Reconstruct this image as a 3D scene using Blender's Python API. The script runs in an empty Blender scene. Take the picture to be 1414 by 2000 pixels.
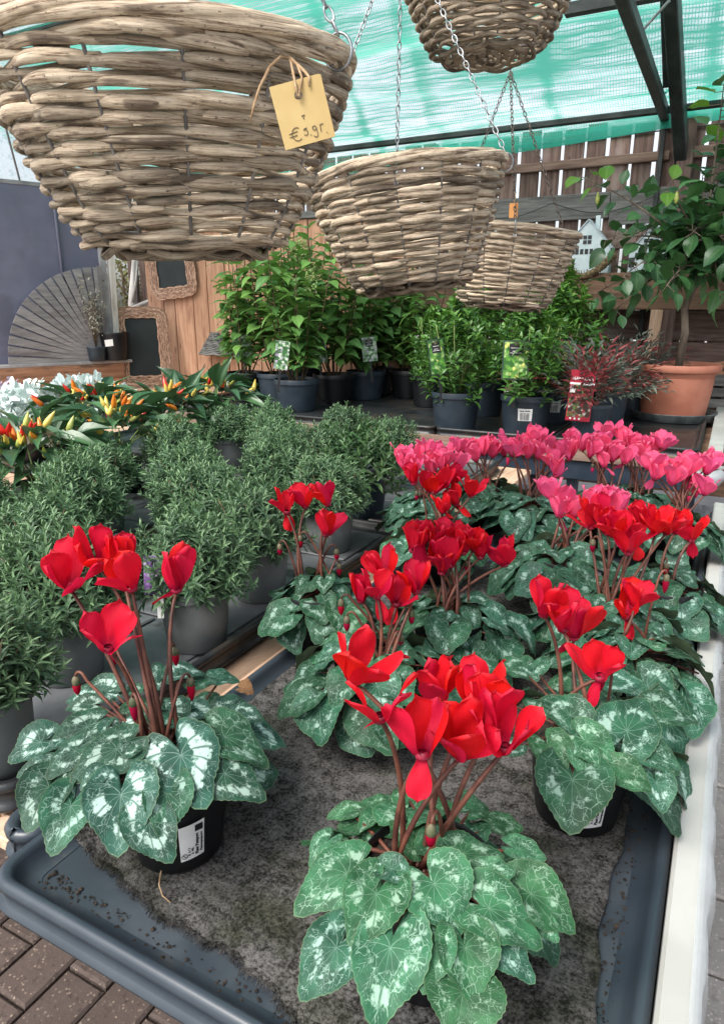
import bpy, math, random
import numpy as np
from mathutils import Vector, Matrix, Euler

R = math.radians
PI = math.pi
S = bpy.context.scene
COL = S.collection

# ------------------------------------------------------------------ camera
CAM_H = 1.455
cam_d = bpy.data.cameras.new('camera')
cam = bpy.data.objects.new('camera', cam_d)
COL.objects.link(cam)
cam_d.sensor_fit = 'VERTICAL'
cam_d.sensor_height = 24.0
cam_d.lens = 24.0 * 1330.0 / 2000.0
cam_d.clip_start = 0.02
cam_d.clip_end = 500
cam.location = (0, 0, CAM_H)
cam.rotation_euler = (PI / 2 - math.atan(400 / 1330.0), 0, R(27.8))
S.camera = cam

# ------------------------------------------------------------------ sky, sun, exposure
SUN_EL, SUN_AZ = 52.0, 200.0          # azimuth clockwise from +Y
w = bpy.data.worlds.new('World')
S.world = w
w.use_nodes = True
nt = w.node_tree
nt.nodes.clear()
sky = nt.nodes.new('ShaderNodeTexSky')
sky.sky_type = 'NISHITA'
sky.sun_disc = False
sky.sun_elevation = R(SUN_EL)
sky.sun_rotation = R(SUN_AZ)
sky.air_density = 1.0
sky.dust_density = 4.0
hs = nt.nodes.new('ShaderNodeHueSaturation')
hs.inputs['Saturation'].default_value = 0.42      # overcast: the blue is veiled
bg = nt.nodes.new('ShaderNodeBackground')
bg.inputs['Strength'].default_value = 0.15
wo = nt.nodes.new('ShaderNodeOutputWorld')
nt.links.new(sky.outputs[0], hs.inputs['Color'])
nt.links.new(hs.outputs[0], bg.inputs['Color'])
nt.links.new(bg.outputs[0], wo.inputs['Surface'])
sd = bpy.data.lights.new('sun', 'SUN')
sd.energy = 1.3
sd.angle = R(25)
sd.color = (1.0, 0.96, 0.9)
sun = bpy.data.objects.new('sun', sd)
COL.objects.link(sun)
az = R(SUN_AZ)
dv = Vector((math.sin(az) * math.cos(R(SUN_EL)), math.cos(az) * math.cos(R(SUN_EL)), math.sin(R(SUN_EL))))
sun.rotation_euler = dv.to_track_quat('Z', 'Y').to_euler()
sun.location = (0, 0, 12)
S.view_settings.view_transform = 'Standard'
S.view_settings.look = 'None'
S.view_settings.gamma = 1
S.view_settings.use_curve_mapping = False
S.view_settings.exposure = 1.1
S.cycles.max_bounces = 8
S.cycles.transparent_max_bounces = 16

# ------------------------------------------------------------------ materials
class NT:
    def __init__(s, name):
        s.m = bpy.data.materials.new(name)
        s.m.use_nodes = True
        s.t = s.m.node_tree
        s.t.nodes.clear()
        s.out = s.t.nodes.new('ShaderNodeOutputMaterial')
    def n(s, ty, **kw):
        nd = s.t.nodes.new('ShaderNode' + ty)
        for k, v in kw.items():
            setattr(nd, k, v)
        return nd
    def l(s, a, b):
        s.t.links.new(a, b)
    def put(s, sock, v):
        if isinstance(v, bpy.types.NodeSocket):
            s.l(v, sock)
        elif v is not None:
            if sock.type == 'RGBA' and isinstance(v, (tuple, list)) and len(v) == 3:
                v = (*v, 1)
            sock.default_value = v
    def math(s, op, a, b=None, c=None, clamp=False):
        nd = s.n('Math', operation=op)
        nd.use_clamp = clamp
        s.put(nd.inputs[0], a)
        if b is not None: s.put(nd.inputs[1], b)
        if c is not None: s.put(nd.inputs[2], c)
        return nd.outputs[0]
    def smooth(s, x, lo, hi):
        nd = s.n('MapRange', interpolation_type='SMOOTHSTEP')
        s.put(nd.inputs[0], x); s.put(nd.inputs[1], lo); s.put(nd.inputs[2], hi)
        return nd.outputs[0]
    def mix(s, f, a, b, bt='MIX'):
        nd = s.n('Mix', data_type='RGBA', blend_type=bt)
        s.put(nd.inputs[0], f); s.put(nd.inputs[6], a); s.put(nd.inputs[7], b)
        return nd.outputs[2]
    def noise(s, vec, scale, detail=4, rough=.55, dist=0.0):
        nd = s.n('TexNoise')
        if vec is not None: s.l(vec, nd.inputs['Vector'])
        nd.inputs['Scale'].default_value = scale
        nd.inputs['Detail'].default_value = detail
        nd.inputs['Roughness'].default_value = rough
        nd.inputs['Distortion'].default_value = dist
        return nd.outputs[0]
    def voro(s, vec, scale, feature='F1'):
        nd = s.n('TexVoronoi', feature=feature)
        if vec is not None: s.l(vec, nd.inputs['Vector'])
        nd.inputs['Scale'].default_value = scale
        return nd
    def rand(s):
        return s.n('ObjectInfo').outputs['Random']
    def coords(s, kind='Object', stretch=(1, 1, 1), rnd=True):
        tc = s.n('TexCoord')
        mp = s.n('Mapping')
        s.l(tc.outputs[kind], mp.inputs['Vector'])
        mp.inputs['Scale'].default_value = stretch
        if rnd:
            cb = s.n('CombineXYZ')
            r = s.rand()
            s.l(s.math('MULTIPLY', r, 37.0), cb.inputs[0])
            s.l(s.math('MULTIPLY', r, 91.0), cb.inputs[1])
            s.l(s.math('MULTIPLY', r, 53.0), cb.inputs[2])
            s.l(cb.outputs[0], mp.inputs['Location'])
        return mp.outputs[0]
    def uv(s, name):
        nd = s.n('UVMap', uv_map=name)
        sp = s.n('SeparateXYZ')
        s.l(nd.outputs[0], sp.inputs[0])
        return nd.outputs[0], sp.outputs[0], sp.outputs[1]
    def hsv(s, col, h=None, sat=None, val=None):
        nd = s.n('HueSaturation')
        s.put(nd.inputs['Color'], col)
        s.put(nd.inputs['Hue'], h); s.put(nd.inputs['Saturation'], sat); s.put(nd.inputs['Value'], val)
        return nd.outputs[0]
    def bump(s, h, strength=.3, dist=.01):
        nd = s.n('Bump')
        s.l(h, nd.inputs['Height'])
        nd.inputs['Strength'].default_value = strength
        nd.inputs['Distance'].default_value = dist
        return nd.outputs[0]
    def bsdf(s, col, rough=.5, normal=None, spec=.5, metal=0.0, sss=None, coat=None):
        b = s.n('BsdfPrincipled')
        s.put(b.inputs['Base Color'], col)
        s.put(b.inputs['Roughness'], rough)
        s.put(b.inputs['Metallic'], metal)
        s.put(b.inputs['Specular IOR Level'], spec)
        if normal is not None: s.l(normal, b.inputs['Normal'])
        return b.outputs[0]
    def end(s, sh):
        s.l(sh, s.out.inputs['Surface'])
        return s.m

def gen(name, c1, c2, scale=8, rough=.6, bump=.2, stretch=(1, 1, 1), detail=5, spec=.4, jitter=.25,
        lo=.35, hi=.65, metal=0.0, c3=None, c3scale=2.0, c3lo=.55, c3hi=.7, dist=.004, bscale=None):
    t = NT(name)
    v = t.coords('Object', stretch)
    n = t.noise(v, scale, detail)
    c = t.mix(t.smooth(n, lo, hi), c1, c2)
    if c3 is not None:
        c = t.mix(t.smooth(t.noise(v, c3scale, 5, .65), c3lo, c3hi), c, c3)
    if jitter:
        c = t.hsv(c, val=t.math('MULTIPLY_ADD', t.rand(), jitter * 2, 1 - jitter))
    b = t.bump(t.noise(v, bscale or scale * 2, 6), bump, dist) if bump else None
    return t.end(t.bsdf(c, rough, b, spec, metal))

def gen_leaf_simple(name, dark, light, edge=None, rough=.45, trans=.15, jit=.25, spec=.4, tipcol=None):
    """leaf with midrib, per-leaf tone attribute and a paler underside"""
    t = NT(name)
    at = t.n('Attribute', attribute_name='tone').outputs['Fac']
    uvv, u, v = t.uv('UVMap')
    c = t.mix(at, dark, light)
    rib = t.smooth(t.math('ABSOLUTE', t.math('SUBTRACT', u, .5)), .09, .02)
    c = t.mix(t.math('MULTIPLY', rib, .45), c, edge or light)
    sidev = t.math('ABSOLUTE', t.math('SUBTRACT', t.math('FRACT', t.math('SUBTRACT', t.math('MULTIPLY', v, 7.0), t.math('MULTIPLY', t.math('ABSOLUTE', t.math('SUBTRACT', u, .5)), 3.0))), .5))
    c = t.mix(t.math('MULTIPLY', t.smooth(sidev, .12, .03), .22), c, edge or light)
    if tipcol:
        c = t.mix(t.smooth(v, .7, 1.0), c, tipcol)
    c = t.hsv(c, val=t.math('MULTIPLY_ADD', t.rand(), jit * 2, 1 - jit))
    g = t.n('NewGeometry')
    c = t.mix(t.math('MULTIPLY', g.outputs['Backfacing'], .5), c, light)
    b = t.bsdf(c, rough, t.bump(sidev, .15, .002), spec)
    if trans:
        tr = t.n('BsdfTranslucent')
        t.l(t.mix(.5, c, light), tr.inputs['Color'])
        mx = t.n('MixShader')
        mx.inputs[0].default_value = trans
        t.l(b, mx.inputs[1]); t.l(tr.outputs[0], mx.inputs[2])
        b = mx.outputs[0]
    return t.end(b)

def gen_cyc_leaf(name, band_amt, net_amt, dark, silver):
    t = NT(name)
    uv1, x, y = t.uv('UVMap')
    uv2, r, v = t.uv('polar')
    rnd = t.rand()
    cb = t.n('CombineXYZ')
    t.l(t.math('MULTIPLY', rnd, 40.0), cb.inputs[2])
    ad = t.n('VectorMath', operation='ADD')
    t.l(uv1, ad.inputs[0]); t.l(cb.outputs[0], ad.inputs[1])
    p = ad.outputs[0]
    nz = t.noise(p, 6.0, 4, .6)
    nf = t.noise(p, 22.0, 3, .6)
    vw = t.math('ADD', t.math('DIVIDE', v, t.math('SUBTRACT', 1.08, t.math('MULTIPLY', r, .26))), t.math('MULTIPLY', t.math('SUBTRACT', nz, .5), .3))
    vd = t.math('ABSOLUTE', t.math('SUBTRACT', t.math('FRACT', t.math('ADD', vw, .5)), .5))   # 0 on a main vein
    vdm = t.math('MULTIPLY', vd, r)
    vein = t.smooth(vdm, .024, .006)
    vein = t.math('MULTIPLY', vein, t.smooth(r, .98, .55))
    # silver blotches between the veins, feathering outwards
    lane = t.smooth(vd, .03, .16)
    ring = t.math('SUBTRACT', 1.0, t.math('DIVIDE', t.math('ABSOLUTE', t.math('SUBTRACT', r, .56)), .33))
    feather = t.math('MULTIPLY', t.math('SUBTRACT', t.noise(p, 20.0, 4, .65), .5), 2.0)
    blot = t.math('MULTIPLY', t.math('SUBTRACT', t.noise(p, 4.2, 3, .5), .5), 3.4)
    band = t.smooth(t.math('ADD', t.math('ADD', ring, feather), blot), 1.06 - band_amt * .46, 1.56 - band_amt * .46)
    band = t.math('MULTIPLY', band, t.math('MULTIPLY_ADD', lane, .75, .25))
    band = t.math('MULTIPLY', band, t.smooth(ring, .02, .2))
    # fine silver net running to the edge
    dstv = t.n('VectorMath', operation='ADD')
    nn = t.n('TexNoise'); nn.inputs['Scale'].default_value = 9.0
    t.l(p, nn.inputs['Vector'])
    sc = t.n('VectorMath', operation='SCALE'); sc.inputs['Scale'].default_value = .16
    t.l(nn.outputs['Color'], sc.inputs[0]); t.l(p, dstv.inputs[0]); t.l(sc.outputs[0], dstv.inputs[1])
    vo = t.voro(dstv.outputs[0], 6.5, 'DISTANCE_TO_EDGE')
    vo2 = t.voro(dstv.outputs[0], 6.5, 'F1')
    wn = t.n('TexWhiteNoise', noise_dimensions='3D'); t.l(vo2.outputs['Position'], wn.inputs['Vector'])
    net = t.smooth(vo.outputs['Distance'], .06, .01)
    net = t.math('MULTIPLY', net, t.smooth(t.math('ABSOLUTE', t.math('SUBTRACT', r, .62)), .36, .22))
    net = t.math('MULTIPLY', net, t.smooth(wn.outputs['Value'], .3, .6))
    net = t.math('MULTIPLY', net, t.math('MULTIPLY_ADD', nf, 1.2, .2, clamp=True))
    dots = t.smooth(t.voro(p, 24.0).outputs['Distance'], .16, .08)
    dots = t.math('MULTIPLY', t.math('MULTIPLY', dots, t.smooth(r, .7, .85)), .5)
    br = t.math('ABSOLUTE', t.math('SUBTRACT', t.math('FRACT', t.math('ADD', t.math('MULTIPLY', r, 7.0), t.math('MULTIPLY', vd, -6.0))), .5))
    br = t.math('MULTIPLY', t.smooth(t.math('ADD', br, t.math('MULTIPLY', t.math('SUBTRACT', nf, .5), .5)), .1, .02), t.math('MULTIPLY', t.smooth(vd, .34, .1), t.smooth(t.math('ABSOLUTE', t.math('SUBTRACT', r, .66)), .34, .2)))
    net = t.math('MAXIMUM', net, t.math('MULTIPLY', br, .8))
    sil = t.math('MAXIMUM', t.math('MULTIPLY', band, min(1, .55 + .45 * band_amt)), t.math('MULTIPLY', net, net_amt))
    sil = t.math('MAXIMUM', sil, dots)
    sil = t.math('MAXIMUM', sil, t.math('MULTIPLY', vein, .26))
    base = t.mix(t.smooth(t.noise(p, 3.0, 4), .35, .7), tuple(c * .8 for c in dark), tuple(c * 1.6 for c in dark))
    base = t.mix(t.smooth(r, .3, .0), base, tuple(c * 1.25 for c in dark))
    c = t.mix(sil, base, silver)
    c = t.mix(t.math('MULTIPLY', t.smooth(r, .965, .99), .35), c, (.18, .26, .13))
    c = t.hsv(c, h=t.math('MULTIPLY_ADD', rnd, .03, .485), val=t.math('MULTIPLY_ADD', rnd, .4, .8))
    g = t.n('NewGeometry')
    c = t.mix(t.math('MULTIPLY', g.outputs['Backfacing'], .8), c, (.095, .12, .065))
    hgt = t.math('SUBTRACT', t.math('MULTIPLY', nz, .4), t.math('MULTIPLY', vein, .5))
    b = t.bsdf(c, .5, t.bump(t.math('ADD', hgt, t.math('MULTIPLY', nf, .3)), .45, .004), .22)
    tr = t.n('BsdfTranslucent')
    t.l(c, tr.inputs['Color'])
    mx = t.n('MixShader'); mx.inputs[0].default_value = .12
    t.l(b, mx.inputs[1]); t.l(tr.outputs[0], mx.inputs[2])
    return t.end(mx.outputs[0])

def gen_petal(name, c1, c2, cb, ce):
    t = NT(name)
    uvv, u, v = t.uv('UVMap')
    rnd = t.rand()
    st = t.n('Mapping'); t.l(uvv, st.inputs['Vector']); st.inputs['Scale'].default_value = (26, 2.0, 1)
    nz = t.noise(st.outputs[0], 2.0, 3)
    c = t.mix(nz, c1, c2)
    c = t.mix(t.smooth(v, .32, .02), c, cb)
    c = t.mix(t.math('MULTIPLY', t.smooth(v, .86, 1.0), .35), c, ce)
    c = t.hsv(c, h=t.math('MULTIPLY_ADD', rnd, .014, .493), val=t.math('MULTIPLY_ADD', rnd, .3, .84))
    b = t.bsdf(c, .6, t.bump(nz, .25, .003), .2)
    tr = t.n('BsdfTranslucent')
    t.l(c, tr.inputs['Color'])
    mx = t.n('MixShader'); mx.inputs[0].default_value = .42
    t.l(b, mx.inputs[1]); t.l(tr.outputs[0], mx.inputs[2])
    return t.end(mx.outputs[0])

def gen_willow():
    t = NT('willow')
    uvv, u, v = t.uv('UVMap')
    rnd = t.rand()
    mp = t.n('Mapping'); t.l(uvv, mp.inputs['Vector']); mp.inputs['Scale'].default_value = (13, 8.0, 1)
    cb = t.n('CombineXYZ'); t.l(t.math('MULTIPLY', rnd, 63.0), cb.inputs[0]); t.l(t.math('MULTIPLY', rnd, 17.0), cb.inputs[2])
    t.l(cb.outputs[0], mp.inputs['Location'])
    long_ = t.noise(mp.outputs[0], 2.2, 9, .72)
    mp2 = t.n('Mapping'); t.l(uvv, mp2.inputs['Vector']); mp2.inputs['Scale'].default_value = (6, .55, 1); t.l(cb.outputs[0], mp2.inputs['Location'])
    patch = t.noise(mp2.outputs[0], 1.6, 4, .6)
    spec = t.noise(mp2.outputs[0], 22, 3, .7)
    c = t.mix(t.smooth(long_, .36, .58), (.14, .082, .047), (.62, .505, .365))
    c = t.mix(t.smooth(t.noise(mp2.outputs[0], 4, 3), .45, .75), c, (.70, .59, .445))
    c = t.mix(t.math('MULTIPLY', t.smooth(patch, .54, .62), .85), c, (.12, .085, .06))
    mp3 = t.n('Mapping'); t.l(uvv, mp3.inputs['Vector']); mp3.inputs['Scale'].default_value = (5, 26, 1); t.l(cb.outputs[0], mp3.inputs['Location'])
    crk = t.noise(mp3.outputs[0], 3.0, 4, .6)
    c = t.mix(t.math('MULTIPLY', t.smooth(crk, .55, .65), .6), c, (.10, .065, .04))
    c = t.mix(t.math('MULTIPLY', t.smooth(spec, .60, .68), .8), c, (.05, .035, .025))
    tn = t.n('Attribute', attribute_name='tone').outputs['Fac']
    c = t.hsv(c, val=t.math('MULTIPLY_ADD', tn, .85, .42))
    b = t.bump(t.math('ADD', long_, t.math('MULTIPLY', spec, .4)), .5, .004)
    return t.end(t.bsdf(c, .62, b, .3))

M = {}
M['willow'] = gen_willow()
M['wire'] = gen('wire', (.10, .095, .09), (.22, .2, .18), 60, .5, .1, metal=.3)
M['chain'] = gen('chain', (.2, .22, .23), (.42, .44, .45), 70, .38, .1, metal=.85, jitter=.05)
M['chain_dark'] = gen('chain_dark', (.06, .055, .05), (.17, .13, .11), 70, .5, .1, metal=.6, jitter=.05)
M['coir'] = gen('coir', (.016, .012, .01), (.06, .045, .03), 90, .95, .6)
M['leaf_blot'] = gen_cyc_leaf('leaf_blotched', 1.1, .45, (.019, .062, .040), (.36, .50, .43))
M['leaf_net'] = gen_cyc_leaf('leaf_netted', .68, .7, (.025, .098, .042), (.30, .47, .34))
M['leaf_mid'] = gen_cyc_leaf('leaf_mixed', .75, .6, (.019, .072, .038), (.30, .45, .37))
M['leaf_plain'] = gen_cyc_leaf('leaf_plainer', .7, .5, (.020, .070, .040), (.27, .41, .34))
M['petal_red'] = gen_petal('petal_red', (.52, .003, .022), (.82, .013, .045), (.40, .002, .035), (.84, .09, .13))
M['petal_pink'] = gen_petal('petal_pink', (.82, .065, .20), (.90, .15, .31), (.74, .04, .17), (.92, .42, .52))
M['stem_red'] = gen('stem_red', (.065, .020, .014), (.15, .055, .034), 40, .5, .1, jitter=.2)
M['calyx'] = gen('calyx', (.05, .07, .03), (.12, .10, .06), 60, .6, .1)
M['mouth'] = gen('mouth', (.16, .004, .02), (.3, .01, .04), 60, .5, .1)
M['dead_leaf'] = gen('dead_leaf', (.2, .09, .035), (.3, .17, .08), 30, .8, .4)
M['pot_black'] = gen('pot_black', (.004, .0045, .0055), (.008, .009, .011), 12, .42, .08, jitter=.2, spec=.4, c3=(.03, .03, .028), c3scale=6, c3lo=.64, c3hi=.8)
M['pot_slate'] = gen('pot_slate', (.018, .028, .040), (.026, .038, .050), 14, .45, .08, jitter=.2, c3=(.06, .062, .06), c3scale=7, c3lo=.62, c3hi=.8)
M['pot_grey'] = gen('pot_grey', (.13, .145, .143), (.175, .188, .183), 10, .6, .12, jitter=.15, c3=(.05, .048, .042), c3scale=5, c3lo=.55, c3hi=.75)
M['soil'] = gen('soil', (.012, .009, .007), (.05, .036, .026), 70, .95, 1.0, dist=.01)
M['tray'] = gen('tray_plastic', (.026, .037, .050), (.045, .058, .072), 5, .33, .06, jitter=.0, c3=(.10, .10, .095), c3scale=9, c3lo=.6, c3hi=.8, spec=.5)
M['tray_dirty'] = gen('tray_dirty', (.034, .045, .056), (.062, .076, .09), 9, .38, .12, jitter=.0, c3=(.020, .016, .014), c3scale=5, c3lo=.56, c3hi=.68, spec=.5)
M['tray_dark'] = gen('tray_dark', (.014, .016, .018), (.03, .032, .034), 9, .35, .2, jitter=.0, c3=(.055, .045, .036), c3scale=5, c3lo=.5, c3hi=.65)
M['tray_grey'] = gen('tray_grey', (.075, .08, .085), (.14, .15, .155), 7, .5, .15, jitter=.15, c3=(.03, .028, .025), c3scale=8, c3lo=.52, c3hi=.66)

def gen_felt():
    t = NT('felt')
    v = t.coords('Object', (1, 1, 1), False)
    f = t.noise(v, 260, 5, .75)
    g = t.noise(v, 60, 4, .7)
    a = t.math('ADD', t.math('MULTIPLY', f, .6), t.math('MULTIPLY', g, .4))
    c = t.mix(t.smooth(a, .38, .62), (.012, .011, .010), (.18, .172, .165))
    big = t.noise(v, 5.5, 5, .65)
    c = t.mix(t.smooth(big, .46, .62), c, t.mix(t.smooth(a, .4, .65), (.012, .014, .009), (.10, .10, .075)))
    b2 = t.noise(v, 3.1, 5, .6)
    c = t.mix(t.math('MULTIPLY', t.smooth(b2, .5, .62), .5), c, t.mix(t.smooth(a, .4, .6), (.035, .028, .024), (.24, .232, .226)))
    return t.end(t.bsdf(c, .95, t.bump(a, 1.0, .006), .15))
M['felt'] = gen_felt()

def gen_wood(name, c1, c2, rough=.7, stains=None, jit=.18, gs=1.0, knot=(.3, .3, .3)):
    """planks are built with their length along local X"""
    t = NT(name)
    v = t.coords('Object', (1.1, 14, 14))
    n = t.noise(v, 3.2 * gs, 7, .65, .4)
    c = t.mix(t.smooth(n, .3, .68), c1, c2)
    v2 = t.coords('Object', (.9, 4, 4))
    big = t.noise(v2, 2.6, 5, .6)
    if stains:
        c = t.mix(t.math('MULTIPLY', t.smooth(big, .52, .68), .75), c, stains)
    fine = t.noise(t.coords('Object', (2, 60, 60)), 4, 3, .6)
    c = t.mix(t.math('MULTIPLY', t.smooth(fine, .55, .7), .35), c, tuple(k * .45 for k in c1))
    kn = t.voro(t.coords('Object', (2.2, 9, 9)), 1.3).outputs['Distance']
    c = t.mix(t.math('MULTIPLY', t.smooth(kn, .13, .05), .7), c, tuple(k * .35 for k in c1))
    c = t.hsv(c, val=t.math('MULTIPLY_ADD', t.rand(), jit * 2, 1 - jit))
    return t.end(t.bsdf(c, rough, t.bump(t.math('ADD', n, t.math('MULTIPLY', fine, .5)), .4, .003), .25))
M['wood_orange'] = gen_wood('wood_orange', (.42, .21, .125), (.60, .36, .235), stains=(.30, .15, .09))
M['wood_pale'] = gen_wood('wood_pale', (.46, .29, .19), (.62, .44, .32), stains=(.36, .2, .13))
M['wood_dark'] = gen_wood('wood_dark', (.09, .056, .047), (.22, .15, .125), stains=(.27, .22, .195), jit=.3)
M['wood_rail'] = gen_wood('wood_rail', (.17, .105, .08), (.30, .21, .165), stains=(.12, .07, .055))
M['wood_grey'] = gen_wood('wood_grey', (.10, .098, .092), (.22, .215, .205), stains=(.07, .065, .06))
M['wood_brown'] = gen_wood('wood_brown', (.15, .085, .055), (.27, .165, .11), stains=(.10, .06, .04))
M['wood_white'] = gen_wood('wood_white', (.46, .46, .42), (.56, .56, .53), rough=.55, stains=(.40, .38, .32), jit=.05)
M['wood_beam'] = gen_wood('wood_beam', (.30, .145, .085), (.46, .25, .155), stains=(.06, .045, .04))
M['wood_greyfan'] = gen_wood('wood_greyfan', (.19, .18, .185), (.30, .285, .29), stains=(.14, .12, .125), jit=.12)
M['white_board'] = gen('white_board', (.38, .38, .355), (.45, .452, .425), 7, .6, .3, jitter=0, c3=(.36, .35, .30), c3scale=3, c3lo=.6, c3hi=.75)
M['panel'] = gen('panel', (.135, .135, .195), (.17, .17, .24), 3, .65, .1, jitter=.05, c3=(.115, .115, .16), c3scale=1.6)
M['sill'] = gen('sill', (.22, .21, .22), (.34, .33, .34), 8, .6, .15)
M['white_post'] = gen_wood('white_post', (.58, .52, .48), (.72, .68, .64), stains=(.4, .33, .28), jit=.05)
M['steel'] = gen('steel', (.018, .024, .022), (.04, .05, .047), 12, .5, .15, c3=(.09, .10, .095), c3scale=20, c3lo=.62, c3hi=.75, jitter=.1)
M['steel_galv'] = gen('steel_galv', (.25, .27, .28), (.4, .42, .43), 30, .4, .1, metal=.6)
M['blue_metal'] = gen('blue_metal', (.016, .028, .045), (.028, .042, .062), 10, .4, .06, c3=(.07, .06, .05), c3scale=8, c3lo=.65, c3hi=.8)
M['gutter'] = gen('gutter', (.34, .36, .38), (.46, .48, .5), 6, .4, .05)
M['terracotta'] = gen('terracotta', (.36, .125, .075), (.46, .18, .115), 6, .6, .08, jitter=.0, c3=(.5, .27, .2), c3scale=4, c3lo=.6, c3hi=.8)
M['zinc'] = gen('zinc', (.10, .12, .12), (.22, .24, .24), 14, .45, .1, metal=.5)
M['bark'] = gen('bark', (.10, .075, .055), (.25, .2, .15), 25, .85, .5, stretch=(1, 1, .25))
M['bark_brown'] = gen('bark_brown', (.07, .05, .025), (.16, .11, .06), 40, .8, .3)
M['stem_green'] = gen('stem_green', (.09, .14, .03), (.18, .24, .07), 30, .6, .1)
M['driftwood'] = gen('driftwood', (.42, .37, .35), (.68, .63, .6), 12, .75, .3, stretch=(1, 1, .2))
M['slate_board'] = gen('slate_board', (.012, .018, .019), (.02, .027, .028), 6, .7, .05, jitter=.0)
M['white_card'] = gen('white_card', (.72, .72, .70), (.8, .8, .78), 20, .5, .03, jitter=.05)
M['manila'] = gen('manila', (.44, .31, .125), (.50, .37, .16), 14, .75, .1, jitter=.0)
M['ink'] = gen('ink', (.05, .04, .03), (.10, .08, .06), 60, .6, 0, jitter=0)
M['black_ink'] = gen('black_ink', (.01, .01, .012), (.02, .02, .022), 60, .5, 0, jitter=0)
M['red_card'] = gen('red_card', (.30, .008, .026), (.36, .014, .036), 10, .4, .03, jitter=0)
M['blue_card'] = gen('blue_card', (.02, .03, .16), (.03, .045, .22), 10, .4, 0, jitter=0)
M['twine'] = gen('twine', (.30, .19, .10), (.46, .32, .19), 90, .9, .5)
M['house_white'] = gen('house_white', (.50, .60, .63), (.62, .70, .72), 16, .6, .1, jitter=.05)
M['house_roof'] = gen('house_roof', (.40, .46, .5), (.5, .56, .6), 16, .6, .1)
M['dark_void'] = gen('dark_window', (.012, .016, .02), (.02, .025, .03), 10, .3, 0, jitter=0)
M['rope'] = gen('rope', (.10, .07, .035), (.30, .22, .12), 60, .9, .8)
M['wicker_frame'] = gen('wicker_frame', (.22, .115, .075), (.50, .33, .24), 30, .7, .3, jitter=.35)
M['film'] = None
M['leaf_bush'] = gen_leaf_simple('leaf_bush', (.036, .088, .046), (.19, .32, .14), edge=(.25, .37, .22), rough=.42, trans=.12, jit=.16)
M['leaf_loose'] = gen_leaf_simple('leaf_loose', (.02, .055, .02), (.08, .17, .05), edge=(.14, .24, .08), rough=.45, trans=.1, jit=.08)
M['leaf_pepper'] = gen_leaf_simple('leaf_pepper', (.018, .062, .026), (.07, .16, .06), edge=(.10, .19, .07), rough=.33, trans=.1, spec=.5)
M['leaf_hyd'] = gen_leaf_simple('leaf_hydrangea', (.036, .125, .038), (.21, .40, .085), edge=(.24, .42, .13), rough=.48, trans=.22, jit=.15)
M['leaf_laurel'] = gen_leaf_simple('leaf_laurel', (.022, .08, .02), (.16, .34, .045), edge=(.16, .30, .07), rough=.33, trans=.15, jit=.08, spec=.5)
M['leaf_citrus'] = gen_leaf_simple('leaf_citrus', (.022, .075, .032), (.075, .19, .055), edge=(.11, .22, .075), rough=.33, trans=.15, spec=.5)
M['leaf_citrus_new'] = gen_leaf_simple('leaf_citrus_new', (.09, .22, .02), (.2, .38, .05), edge=(.25, .42, .08), rough=.35, trans=.3, spec=.5)
M['leaf_silver'] = gen_leaf_simple('leaf_silver', (.52, .60, .57), (.72, .80, .78), edge=(.78, .84, .82), rough=.8, trans=.1, jit=.05)
M['leaf_nandina'] = gen_leaf_simple('leaf_nandina', (.03, .055, .038), (.14, .16, .13), edge=(.2, .18, .15), rough=.45, trans=.12, jit=.05)
M['leaf_nandred'] = gen_leaf_simple('leaf_nandina_red', (.16, .018, .022), (.30, .075, .075), edge=(.4, .14, .13), rough=.45, trans=.15, jit=.05)
M['leaf_wild'] = gen_leaf_simple('leaf_wild', (.035, .05, .016), (.19, .18, .06), edge=(.22, .2, .08), rough=.6, trans=.2, jit=.1)
M['leaf_dry'] = gen_leaf_simple('leaf_dry', (.14, .13, .10), (.40, .38, .32), rough=.8, trans=.1)
M['flower_lilac'] = gen_leaf_simple('flower_lilac', (.38, .26, .40), (.75, .66, .74), rough=.7, trans=.1)
M['flower_cream'] = gen_leaf_simple('flower_cream', (.30, .42, .12), (.5, .6, .25), rough=.7, trans=.1)
M['pep_red'] = gen('pepper_red', (.55, .012, .01), (.68, .03, .015), 10, .25, 0, jitter=.1, spec=.6)
M['pep_orange'] = gen('pepper_orange', (.75, .16, .015), (.8, .26, .02), 14, .25, 0, jitter=.1, spec=.6)
M['pep_yellow'] = gen('pepper_yellow', (.62, .45, .07), (.72, .56, .13), 14, .25, 0, jitter=.15, spec=.6)
M['pep_lime'] = gen('pepper_lime', (.36, .42, .08), (.5, .52, .14), 14, .25, 0, jitter=.15, spec=.6)

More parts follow.
